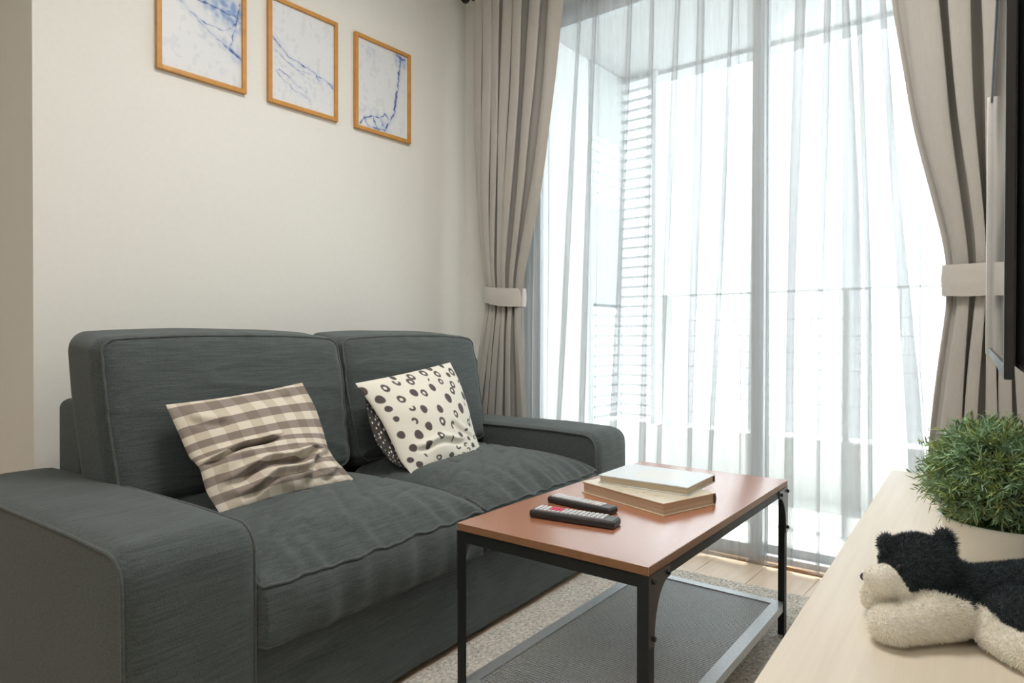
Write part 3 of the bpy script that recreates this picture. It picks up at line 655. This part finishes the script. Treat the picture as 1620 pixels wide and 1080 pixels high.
for sy in (-1, 1):
    y = sy*(HY-0.004); g = G(); g.box(-HX+0.034, HX-0.034, min(y, y-sy*0.030), max(y, y-sy*0.030), ZS-0.003, ZS).box(-HX+0.007, HX-0.007, min(y, y-sy*th), max(y, y-sy*th), ZS-0.022, ZS-0.003)
    g.build('shelf_rail', M['grid_metal'], tab)
g = G(); sp = 0.0085
for k in range(int((2*HX-0.06)/sp)+1):
    x = -HX+0.032+k*sp; g.box(x-0.0012, x+0.0012, -HY+0.03, HY-0.03, ZS-0.0068, ZS-0.0045)
for k in range(int((2*HY-0.06)/sp)+1):
    y = -HY+0.032+k*sp; g.box(-HX+0.03, HX-0.03, y-0.0012, y+0.0012, ZS-0.0050, ZS-0.0028)
o = g.build('shelf_mesh', M['grid_metal'], tab); o['kind'] = 'stuff'

# ================================================================== BOOKS
def book(name, label, cx, cy, z, rz, lx, ly, t, cov, colfun, spine_mat, group):
    r_ = root(name, label, 'book', (cx, cy, z), rz, group); c = 0.0028
    n = 120; X, Y = np.meshgrid(np.linspace(-lx/2, lx/2, n), np.linspace(-ly/2, ly/2, n))
    G().box(-lx/2, lx/2, -ly/2, ly/2, 0, c, bev=0.0008).build('back_cover', cov, r_)
    G().box(-lx/2+0.004, lx/2-0.004, -ly/2+0.004, ly/2-0.003, c, t-c).build('pages', M['pages'], r_)
    fc = G().box(-lx/2, lx/2, -ly/2, ly/2, t-c, t-0.0002, bev=0.0008).build('front_cover', cov, r_)
    G().grid(np.stack([X*0.995, Y*0.995, np.full(X.shape, t)], -1)).build('cover_print', M['cover'], fc, colfun(X/lx, Y/ly))
    prof = [(ly/2-0.004+0.007*math.sin(a), t/2-(t/2-0.0004)*math.cos(a)) for a in np.linspace(0, PI, 13)]
    P = [[(x, y, z_) for y, z_ in prof] for x in (-lx/2+0.0005, lx/2-0.0005)]
    g = G().grid(P); n_ = 13; g.add([p for p in P[1]], [tuple(range(n_))[::-1]]); g.add([p for p in P[0]], [tuple(range(n_))])
    g.build('spine', spine_mat, r_); return r_
def cov_cream(U, V):
    c = np.empty(U.shape+(3,)); c[:] = (0.66, 0.60, 0.48); rs = np.random.RandomState(5); ink = np.zeros(U.shape)
    for k in range(26):
        x0 = -0.15+0.020*k*0.9; y0 = -0.36+0.10*math.sin(k*0.9); a = rs.uniform(0.2, 1.3); l = rs.uniform(0.02, 0.07)
        for q in np.linspace(0, 1, 6): ink = np.maximum(ink, smooth(1-np.hypot(U-x0-q*l*math.cos(a), V-y0-q*l*math.sin(a)*1.4)/0.010))
    return (c*(1-0.75*ink[..., None])+np.array((0.20, 0.16, 0.09))*0.75*ink[..., None]).reshape(-1, 3)
def cov_pale(U, V):
    c = np.empty(U.shape+(3,)); c[:] = (0.60, 0.65, 0.68); r_ = np.hypot(U, V*0.75)
    m = (0.65*smooth((0.25-r_)/0.02+0.5)*(0.75+0.25*np.sin(U*40)*np.cos(V*34)))[..., None]; c = c*(1-m)+np.array((0.68, 0.66, 0.58))*m
    e = (0.4*np.exp(-((r_-0.32)/0.012)**2))[..., None]; c = c*(1-e)+np.array((0.70, 0.69, 0.62))*e
    return c.reshape(-1, 3)
book('hardcover_book', 'thick cream hardcover book lying at the bottom of the pair on the coffee table', 1.563, 1.508, 0.460, -0.277, 0.283, 0.186, 0.030, M['cover_cream'], cov_cream, M['spine_dark'], 'books stacked on the coffee table')
book('hardcover_book', 'pale blue-white hardcover book with a faint round emblem, on top of the cream book', 1.562, 1.567, 0.490, 0.045, 0.243, 0.186, 0.021, M['cover_pale'], cov_pale, M['spine_dark'], 'books stacked on the coffee table')

# ================================================================== REMOTES
def remote(label, cx, cy, rz, L, Wd, H, red):
    r_ = root('remote_control', label, 'remote', (cx, cy, 0.460), rz, 'remote controls on the coffee table')
    vs, fs = rbox(L/2, Wd/2, H/2, 0.006, 6, 4); vs[:, 1] *= 1-0.06*np.abs(vs[:, 0]/(L/2))**3
    vs[:, 2] += np.where(vs[:, 2] < 0, 0.003*np.abs(vs[:, 0]/(L/2))**2*0, 0)
    G().add(vs+np.array([0, 0, H/2]), fs, 0, True).build('body', M['blackplastic'], r_)
    vs, fs = rbox(L/2-0.004, Wd/2-0.004, 0.0012, 0.001, 4, 2)
    G().add(vs+np.array([0, 0, H]), fs, 0, True).build('faceplate', M['keyface'], r_)
    rows = int((L-0.03)/0.0105); cols = 4
    kb = None
    for i in range(rows):
        for j in range(cols):
            x = -L/2+0.016+i*0.0105; y = (j-1.5)*(Wd-0.012)/4
            rd = red and 3 <= i <= 5 and 1 <= j
            vs, fs = rbox(0.0040, 0.0034, 0.0018, 0.0008, 1, 1)
            G().add(vs+np.array([x, y, H+0.0020]), fs, 0, True).build('key', M['keyred'] if rd else M['keygrey'], r_)
remote('wider black remote control with red keys, nearer the table front edge', 1.535, 1.222, 0.170, 0.205, 0.050, 0.017, True)
remote('narrow black remote control with only grey keys, closer to the books', 1.484, 1.330, -0.035, 0.185, 0.040, 0.015, False)

# ================================================================== SIDEBOARD
SB = math.atan2(0.0659, 1)
sb = root('sideboard', 'long low pale beech sideboard below the television', 'cabinet', (2.139, 0.0, 0.0), SB)
L0, L1, DB, HB = -0.55, 2.262, 0.395, 0.47
G().box(0, DB, L0, L1, HB-0.022, HB, bev=0.002).build('top_panel', M['beech'], sb)
for y in (L0+0.004, (L0+L1)/2-0.009, L1-0.022): G().box(0.012, DB-0.004, y, y+0.018, 0.06, HB-0.022).build('side_panel', M['beech'], sb)
G().box(0.012, DB-0.004, L0+0.004, L1-0.004, 0.042, 0.060).build('bottom_panel', M['beech'], sb)
G().box(DB-0.010, DB-0.004, L0+0.022, L1-0.022, 0.06, HB-0.022).build('back_panel', M['beech'], sb)
G().box(0.045, DB-0.03, L0+0.04, L1-0.04, 0.0, 0.042).build('plinth', M['beech'], sb)
nd = 4; dw = (L1-L0-0.012)/nd
for k in range(nd):
    y = L0+0.006+k*dw; d = G().box(-0.006, 0.011, y+0.0015, y+dw-0.0015, 0.046, HB-0.026, bev=0.0015).build('door', M['beech'], sb)
    G().tube([(-0.024, y+dw/2-0.05, 0.40), (-0.024, y+dw/2+0.05, 0.40)], 0.004, 8).build('handle', M['silver'], d)

# ================================================================== TELEVISION
TA = math.radians(3.8)
tv = root('television', 'flat television with silver rim mounted above the sideboard, seen edge-on', 'television', (2.35108+0.019*math.cos(TA)-0.62*math.sin(TA), 0.019*math.sin(TA)+0.62*math.cos(TA), 0.84), TA)
LT, HT, DT = 0.93, 0.485, 0.075; b = 0.011
vs, fs = rbox(DT/2, LT/2, HT/2, 0.022, 6, 5)
G().add(vs+np.array([DT/2+0.001, LT/2, HT/2]), fs, 0, True).build('housing', M['blackplastic'], tv)
G().box(-0.0012, 0.004, b, LT-b, b, HT-b).build('screen', M['screen'], tv)
for a in ((0, b, 0, HT), (LT-b, LT, 0, HT), (b, LT-b, 0, b), (b, LT-b, HT-b, HT)): 
    G().box(-0.0085 if a[0] > LT/2 else -0.0035, 0.003, a[0], a[1], a[2], a[3], bev=0.0012).build('rim', M['silver'] if a[0] > LT/2 else M['blackplastic'], tv)
G().box(DT-0.002, DT+0.075, LT/2-0.12, LT/2+0.12, HT/2-0.10, HT/2+0.10, bev=0.004).build('wall_bracket', M['black_metal'], tv)

# ================================================================== CURTAINS
def curtain(label, edges, n, wide_right, ends, amp, seed):
    """edges: list of (z, x_left, x_right)"""
    r_ = root('curtain', label, 'curtain', (0, 0, 0), 0, 'tied back taupe curtains')
    zz = np.array([e[0] for e in edges]); xl = np.array([e[1] for e in edges]); xr = np.array([e[2] for e in edges])
    o = np.argsort(zz); zz, xl, xr = zz[o], xl[o], xr[o]
    # smooth interpolation (Catmull-like through np.interp plus blur)
    Zg = np.linspace(0.02, 2.50, 150)
    def itp(v):
        a = np.interp(Zg, zz, v)
        for _ in range(30): a[1:-1] = 0.25*a[:-2]+0.5*a[1:-1]+0.25*a[2:]
        return a
    XL, XRr = itp(xl), itp(xr); ns = 420; s = np.linspace(0, 1, ns)
    def P(z, a, b):
        ph = 1-(1-s)**1.55 if wide_right else s**1.55
        w_ = b-a; k = amp*(0.45+0.9*min(1, w_/0.45))
        jit = 0.05*np.sin(s*23+seed)+0.03*np.sin(s*41+seed*2)
        th_ = 2*PI*(n*ph+jit)+0.35*math.sin(z*1.7+seed)*np.sin(s*9)
        cc_ = np.abs(np.sin(th_/2)); y = k*(0.95-1.9*cc_**0.8)+0.15*k*np.sin(s*31+seed)
        x = a+w_*(s+0.0)+np.clip(w_, 0, 0.5)/n*0.30*np.sin(2*th_)*(0.8)
        x += 0.004*np.sin(z*5+s*20)
        return x, y
    rows = []
    for z, a, b_ in zip(Zg, XL, XRr):
        x, y = P(z, a, b_)
        tie = math.exp(-((z-1.03)/0.10)**2); y = y*(1-0.35*tie)
        rows.append(np.stack([x, 2.400+0.03*x+y, np.full(ns, z)+0.0], -1))
    G().grid(rows).build('cloth', M['curtain'], r_)
    # tieback band
    zt0, zt1, xa, xb, sl = ends; pts = []
    rr = []
    for j in range(9):
        f_ = j/8; ring = []
        for k in range(49):
            a = 2*PI*k/48; cx = (xa+xb)/2; hw = (xb-xa)/2+0.006
            x = cx+hw*math.copysign(abs(math.cos(a))**0.7, math.cos(a)); y = 2.400+0.03*x-0.046*math.copysign(abs(math.sin(a))**0.8, math.sin(a))
            t_ = (x-(cx-hw))/(2*hw)
            zlo = zt0+sl*t_ - 0.010*math.sin(PI*t_); zhi = zt1+sl*0.6*t_-0.004*math.sin(PI*t_)
            bul = 0.002*math.sin(PI*f_)+0.002*nz(x*30, f_*4, seed)
            ring.append((x+bul*math.cos(a), y-bul*math.sin(a), zlo+(zhi-zlo)*f_))
        rr.append(ring)
    G().grid(rr).build('tieback', M['tie'], r_)
    return r_
curtain('taupe curtain tied back left of the window, beside the picture wall', [(2.55, 0.175, 0.722), (2.36, 0.180, 0.700), (2.0, 0.182, 0.662), (1.59, 0.190, 0.590), (1.30, 0.210, 0.515), (1.06, 0.240, 0.448), (0.95, 0.236, 0.452), (0.50, 0.150, 0.497), (0.0, 0.10, 0.53)],
        6.6, True, (1.040, 1.112, 0.228, 0.452, -0.032), 0.036, 1.0)
curtain('taupe curtain tied back right of the window, partly behind the television', [(2.55, 1.90, 2.40), (1.973, 1.947, 2.38), (1.55, 2.003, 2.36), (1.134, 2.104, 2.31), (1.0, 2.112, 2.30), (0.80, 2.085, 2.31), (0.55, 2.057, 2.33), (0.0, 2.02, 2.35)],
        5.5, False, (1.000, 1.095, 2.098, 2.300, 0.010), 0.030, 4.0)
rod = root('curtain_rod', 'dark bronze curtain rod above the window ending in a round finial', 'curtain rod', (0, 0, 0))
G().tube([(0.115, 2.403, 2.556), (2.37, 2.471, 2.556)], 0.012, 16).build('pole', M['bronze'], rod)
G().lathe([(0, -0.026), (0.012, -0.024), (0.022, -0.013), (0.026, 0), (0.022, 0.013), (0.012, 0.024), (0, 0.026)], 24, c=(0.090, 2.403, 2.556)).build('finial', M['bronze'], rod)
for x in (0.135, 1.2, 2.34):
    G().box(x-0.010, x+0.010, 2.40+0.03*x, wy(x)-0.001, 2.535, 2.548).build('rod_bracket', M['bronze'], rod)
for base, cnt in ((0.17, 8), (1.92, 7)):
    for k in range(cnt):
        x = base+k*0.062; y = 2.40+0.03*x
        G().tube([(x, y+0.019*math.cos(a), 2.556+0.019*math.sin(a)) for a in np.linspace(0, 2*PI, 17)[:-1]], 0.0025, 6, closed=True).build('ring', M['bronze'], rod)

# sheer curtains: flat voile with back-folded pleats (x at z=2.0, width, x at z=0.7, width)
FOLDS = [(0.678,0.030,0.596,0.034),(0.76,0.030,0.715,0.034),(0.936,0.026,0.876,0.036),(1.048,0.023,1.011,0.034),(1.152,0.028,1.098,0.028),(1.248,0.040,1.227,0.030),(1.376,0.022,1.325,0.022),
         (1.62,0.035,1.594,0.036),(1.716,0.024,1.707,0.018),(1.776,0.030,1.786,0.066),(1.826,0.022,1.862,0.017),(1.901,0.022,1.972,0.040)]
def sheer(label, xa, xb, folds, seed, d=0.0):
    rs = np.random.RandomState(seed)
    for x in np.arange(xa+0.03, xb-0.02, 0.034):
        x = x+rs.uniform(-0.01, 0.01)
        if all(abs(x-f[0]) > 0.035 and abs(x-f[2]) > 0.035 for f in folds) and rs.uniform() < (0.75 if x < 0.95 else 0.45):
            ww = rs.uniform(0.003, 0.010); folds = folds+[(x, ww, x+rs.uniform(-0.015, 0.015), ww*rs.uniform(0.6, 1.6))]
    folds = sorted(folds); Zg = np.concatenate([np.linspace(0.012, 0.2, 12), np.linspace(0.24, 2.47, 44)]); rows = []
    for z in Zg:
        t = (2.0-z)/1.3; xs = [xa]; ys = [0]; px = xa
        for i, (x0, w0, x1, w1) in enumerate(folds+[(xb, 0, xb, 0)]):
            xc = x0+(x1-x0)*t+0.004*math.sin(z*2.3+i*1.3+seed); wv = max(0.002, w0+(w1-w0)*t)*(1+0.15*math.sin(z*3.1+i)); xc = max(xc, px+0.004)
            for k in range(1, 7):
                f_ = k/6; xs.append(px+(xc-px)*f_); ys.append(0.012*math.sin(PI*f_)*math.sin(i*2.1+z*0.6)+0.003*math.sin(f_*9+i+z*2))
            if w0 == 0: break
            for q, dy in ((0.5, 0.002), (1.0, 0.006), (0.5, 0.010), (0.0, 0.014), (0.5, 0.011), (1.0, 0.004)):
                xs.append(xc+wv*q); ys.append(dy)
            px = xc+wv
        xs = np.array(xs); fl_ = 0.010*math.exp(-z/0.15)*np.sin(xs*37+seed)
        rows.append(np.stack([xs, 2.462+d+TW*xs+np.array(ys)+fl_, np.full(len(xs), z)+(0.007*np.sin(xs*21+seed) if z < 0.02 else 0)], -1))
    r_ = G().grid(rows).build('sheer_curtain', M['sheer'], None); tag(r_, label, 'curtain', 'white sheer curtains over the balcony door'); return r_
sheer('left white sheer curtain with narrow pleats hanging over the louvred side', 0.37, 1.505, [f for f in FOLDS if f[0] < 1.45], 2)
sheer('right white sheer curtain hanging over the bright open side of the balcony', 1.452, 2.322, [f for f in FOLDS if f[0] > 1.5]+[(1.470, 0.012, 1.455, 0.014)], 5, 0.020)

# ================================================================== POTTED PLANT
PC = (2.298, 1.425, 0.470)
pl = root('potted_plant', 'bushy green artificial plant in a white pot on the sideboard', 'plant', PC)
G().lathe([(0, 0.001), (0.072, 0.001), (0.076, 0.004), (0.088, 0.045), (0.0965, 0.080), (0.098, 0.084), (0.096, 0.086), (0.092, 0.082), (0.089, 0.070), (0, 0.068)], 56).build('pot', M['pot'], pl)
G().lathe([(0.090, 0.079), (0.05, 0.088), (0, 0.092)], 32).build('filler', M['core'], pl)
rs = np.random.RandomState(11); V = []; F = []; CC = []
def leaf(p, d, side, L_, w_, c):
    n_ = len(V); m = p+d*L_*0.5+side*w_; m2 = p+d*L_*0.5-side*w_; e = p+d*L_
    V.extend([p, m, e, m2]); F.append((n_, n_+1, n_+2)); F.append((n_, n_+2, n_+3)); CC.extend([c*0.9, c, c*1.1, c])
cen = np.array([0, 0, 0.156]); rad = np.array([0.128, 0.128, 0.100])
for tw in range(1900):
    d = rs.normal(size=3); d /= np.linalg.norm(d)
    if d[2] < -0.72: d[2] = -d[2]
    lump = 1+0.10*nz(d[0]*2.3, d[1]*2.3, d[2]*2.3+5)
    tip = cen+d*rad*lump*rs.uniform(0.80, 1.03); 
    if rs.uniform() < 0.09: tip = cen+d*rad*lump*1.12
    st = cen+d*rad*lump*0.62+np.array([0, 0, -0.005]); dd = tip-st; ll = np.linalg.norm(dd); dd /= ll
    base = np.array([0.27, 0.42, 0.25])*rs.uniform(0.6, 1.5)
    if rs.uniform() < 0.30: base = np.array([0.34, 0.45, 0.16])*rs.uniform(0.8, 1.2)
    if rs.uniform() < 0.12: base = np.array([0.30, 0.33, 0.12])
    nl = 11
    for k in range(nl):
        p = st+dd*ll*(0.25+0.75*k/nl); s_ = rs.normal(size=3); s_ -= dd*(s_@dd); s_ /= np.linalg.norm(s_)
        ld_ = dd*0.65+s_*0.85; ld_ /= np.linalg.norm(ld_); sd = np.cross(ld_, rs.normal(size=3)); sd /= np.linalg.norm(sd)
        leaf(p, ld_, sd, rs.uniform(0.013, 0.024), rs.uniform(0.0010, 0.0017), base*rs.uniform(0.85, 1.2))
    leaf(tip-dd*0.006, dd, np.cross(dd, [0.3, 0.2, 0.9]), 0.014, 0.0014, base*1.15)
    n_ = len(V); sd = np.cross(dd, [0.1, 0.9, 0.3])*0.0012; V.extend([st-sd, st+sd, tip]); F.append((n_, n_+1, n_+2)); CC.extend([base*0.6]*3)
g = G(); g.v = [tuple(p) for p in V]; g.f = F; g.mi = [0]*len(F); g.sm = [False]*len(F)
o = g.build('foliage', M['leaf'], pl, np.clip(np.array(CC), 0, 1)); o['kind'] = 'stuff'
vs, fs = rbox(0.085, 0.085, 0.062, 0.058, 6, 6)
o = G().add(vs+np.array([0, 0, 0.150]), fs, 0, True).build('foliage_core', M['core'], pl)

# ================================================================== PLUSH DOG
DOG0 = Vector((2.220, 1.007, 0.470))
rt = Vector((0.77524, 0.63167, 0)); fwd = Vector((-0.63167, 0.77524, 0))
dog = root('plush_dog', 'black and white plush toy dog lying on the sideboard in front of the plant', 'toy', DOG0, math.atan2(rt.y, rt.x))
def ell(bmv, c, r, R=None, seg=20):
    g_ = bmv; vs = []; n1, n2 = 14, seg
    for i in range(n1+1):
        a = PI*i/n1
        for j in range(n2):
            b_ = 2*PI*j/n2; v = Vector((r[0]*math.sin(a)*math.cos(b_), r[1]*math.sin(a)*math.sin(b_), r[2]*math.cos(a)))
            if R is not None: v = R @ v
            vs.append(Vector(c)+v)
    fs = [(i*n2+j, (i+1)*n2+j, (i+1)*n2+(j+1) % n2, i*n2+(j+1) % n2) for i in range(n1) for j in range(n2)]
    g_.add(vs, fs)
def cap(g_, a, b, ra, rb, k=7):
    for i in range(k+1):
        t = i/k; c = [a[q]*(1-t)+b[q]*t for q in range(3)]; r = ra*(1-t)+rb*t; ell(g_, c, (r, r, r))
def Rz(a, b=0, c=0): return (Matrix.Rotation(a, 3, 'Z') @ Matrix.Rotation(b, 3, 'Y') @ Matrix.Rotation(c, 3, 'X'))
g = G()
HEAD = (0.030, 0.048, 0.083); 
ell(g, HEAD, (0.046, 0.044, 0.044)); ell(g, (0.028, 0.046, 0.066), (0.038, 0.036, 0.034))
ell(g, (-0.026, 0.030, 0.069), (0.029, 0.022, 0.021), Rz(0.15, 0.35)); ell(g, (-0.006, 0.036, 0.066), (0.028, 0.028, 0.026))
ell(g, (-0.010, 0.052, 0.112), (0.013, 0.009, 0.016), Rz(0, -0.4)); ell(g, (-0.002, 0.05, 0.106), (0.012, 0.01, 0.014))
ell(g, (0.071, 0.058, 0.108), (0.015, 0.010, 0.024), Rz(0, 0.15)); ell(g, (0.066, 0.056, 0.098), (0.015, 0.013, 0.018))
cap(g, (0.045, 0.048, 0.064), (0.105, 0.045, 0.048), 0.034, 0.034)
cap(g, (0.105, 0.048, 0.041), (0.250, 0.065, 0.042), 0.040, 0.045, 10)
cap(g, (0.050, 0.010, 0.034), (-0.024, -0.004, 0.023), 0.031, 0.023)             # near front leg
ell(g, (-0.036, -0.004, 0.024), (0.027, 0.028, 0.023)); ell(g, (0.026, 0.004, 0.036), (0.032, 0.028, 0.030))
cap(g, (0.06, 0.085, 0.030), (0.0, 0.085, 0.026), 0.028, 0.025)                  # far front leg
cap(g, (0.080, 0.000, 0.030), (0.080, -0.035, 0.019), 0.016, 0.018); cap(g, (0.080, -0.035, 0.019), (0.088, -0.078, 0.018), 0.018, 0.020); ell(g, (0.132, -0.006, 0.036), (0.048, 0.040, 0.035))
ell(g, (0.104, -0.086, 0.021), (0.030, 0.024, 0.021)); ell(g, (0.20, -0.012, 0.036), (0.05, 0.033, 0.034))
tmp = g.build('plush_tmp', M['fur']); md = tmp.modifiers.new('r', 'REMESH'); md.mode = 'VOXEL'; md.voxel_size = 0.0030
sm_ = tmp.modifiers.new('s', 'SMOOTH'); sm_.factor = 0.6; sm_.iterations = 7
me = bpy.data.meshes.new_from_object(tmp.evaluated_get(bpy.context.evaluated_depsgraph_get())); bpy.data.objects.remove(tmp)
nv = len(me.vertices); co = np.zeros(nv*3); me.vertices.foreach_get('co', co); co = co.reshape(-1, 3)
co[:, 2] = np.maximum(co[:, 2], 0.0015); me.vertices.foreach_set('co', co.ravel()); me.polygons.foreach_set('use_smooth', [True]*len(me.polygons))
WHITE = np.array((0.88, 0.85, 0.77)); BLACK = np.array((0.020, 0.034, 0.040))
def segd(p, a, b):
    a, b = np.array(a), np.array(b); t = np.clip(((p-a)@(b-a))/((b-a)@(b-a)), 0, 1); return np.linalg.norm(p-a-t[:, None]*(b-a), axis=1)
def furcol(p):
    w = np.zeros(len(p), bool)
    w |= (p[:, 0] < -0.004-0.50*(p[:, 2]-0.062)) & (p[:, 2] > 0.046) & (p[:, 2] < 0.094) & (p[:, 1] > 0.0)      # muzzle
    w |= (p[:, 0] < -0.004) & (p[:, 2] > 0.035) & (p[:, 2] < 0.06)
    w |= (segd(p, (0.048, 0.004, 0.033), (-0.036, -0.006, 0.024)) < 0.0365) & (p[:, 2] < 0.072-0.25*p[:, 0]) & (p[:, 0] < 0.070+0.3*(0.03-p[:, 2])) & (p[:, 1] < 0.03)
    w |= (segd(p, (0.06, 0.085, 0.030), (0.0, 0.085, 0.026)) < 0.032)
    w |= (segd(p, (0.078, -0.006, 0.030), (0.078, -0.035, 0.018)) < 0.0200) | (segd(p, (0.080, -0.038, 0.015), (0.088, -0.080, 0.015)) < 0.0240) | (segd(p, (0.098, -0.084, 0.020), (0.12, -0.084, 0.020)) < 0.030)
    w |= (p[:, 2] < 0.012) & (p[:, 0] > 0.08) 
    return w
ca = me.color_attributes.new('Col', 'FLOAT_COLOR', 'POINT'); cc = np.ones((nv, 4), np.float32); wm = furcol(co); cc[:, :3] = np.where(wm[:, None], WHITE, BLACK); ca.data.foreach_set('color', cc.ravel())
me.materials.clear(); me.materials.append(M['fur']); body = bpy.data.objects.new('body', me); C.objects.link(body); body.parent = dog
me.calc_loop_triangles(); nt_ = len(me.loop_triangles); ti = np.zeros(nt_*3, np.int32); me.loop_triangles.foreach_get('vertices', ti); ti = ti.reshape(-1, 3)
A, B, D_ = co[ti[:, 0]], co[ti[:, 1]], co[ti[:, 2]]; nr = np.cross(B-A, D_-A); ar = np.linalg.norm(nr, axis=1)+1e-12; nr /= ar[:, None]
rs = np.random.RandomState(4); K = 110000; pick = rs.choice(nt_, K, p=ar/ar.sum()); u = rs.uniform(size=(K, 2)); fl_ = u.sum(1) > 1; u[fl_] = 1-u[fl_]
p = A[pick]+u[:, :1]*(B-A)[pick]+u[:, 1:]*(D_-A)[pick]; n_ = nr[pick]
comb = np.array([0.55, -0.1, -0.35]); d = n_*0.75+comb*0.55+rs.normal(scale=0.35, size=(K, 3)); d -= n_*np.minimum(0, (d*n_).sum(1)-0.15)[:, None]; d /= np.linalg.norm(d, axis=1, keepdims=True)
isw = furcol(p); Lh = rs.uniform(0.0035, 0.0075, K)
Lh *= np.where((p[:, 0] > 0.058) & (p[:, 2] > 0.085), 1.6, 1.0)*np.where(isw & (p[:, 0] < 0.0) & (p[:, 2] > 0.05), 0.35, 1.0)
sd = np.cross(d, rs.normal(size=(K, 3))); sd /= np.linalg.norm(sd, axis=1, keepdims=True)
e = p+d*Lh[:, None]; keep = (e[:, 2] > 0.0008) & (p[:, 2] > 0.002); p, d, sd, e, isw, Lh = p[keep], d[keep], sd[keep], e[keep], isw[keep], Lh[keep]; K = len(p)
wv_ = 0.00045; Vv = np.empty((K, 3, 3)); Vv[:, 0] = p-sd*wv_; Vv[:, 1] = p+sd*wv_; Vv[:, 2] = e
me2 = bpy.data.meshes.new('fur'); me2.vertices.add(K*3); me2.loops.add(K*3); me2.polygons.add(K)
me2.vertices.foreach_set('co', Vv.ravel()); me2.loops.foreach_set('vertex_index', np.arange(K*3)); me2.polygons.foreach_set('loop_start', np.arange(K)*3)
me2.update(calc_edges=True); me2.validate()
cl_ = np.where(isw[:, None], WHITE, BLACK)*rs.uniform(0.8, 1.3, (K, 1)); c4 = np.ones((K, 3, 4), np.float32); c4[:, :, :3] = cl_[:, None, :]
c4[:, 2, :3] *= 1.15
ca = me2.color_attributes.new('Col', 'FLOAT_COLOR', 'POINT'); ca.data.foreach_set('color', c4.ravel()); me2.materials.append(M['fur'])
fo = bpy.data.objects.new('fur', me2); C.objects.link(fo); fo.parent = dog; fo['kind'] = 'stuff'
def sph(name, c, r, mat):
    g_ = G(); ell(g_, c, (r, r, r)); g_.sm = [True]*len(g_.f); return g_.build(name, mat, dog)
sph('nose', (-0.046, 0.044, 0.070), 0.0055, M['blackplastic'])
sph('eye', (-0.012, 0.020, 0.092), 0.0035, M['blackplastic']); sph('eye', (-0.012, 0.066, 0.090), 0.0042, M['blackplastic'])
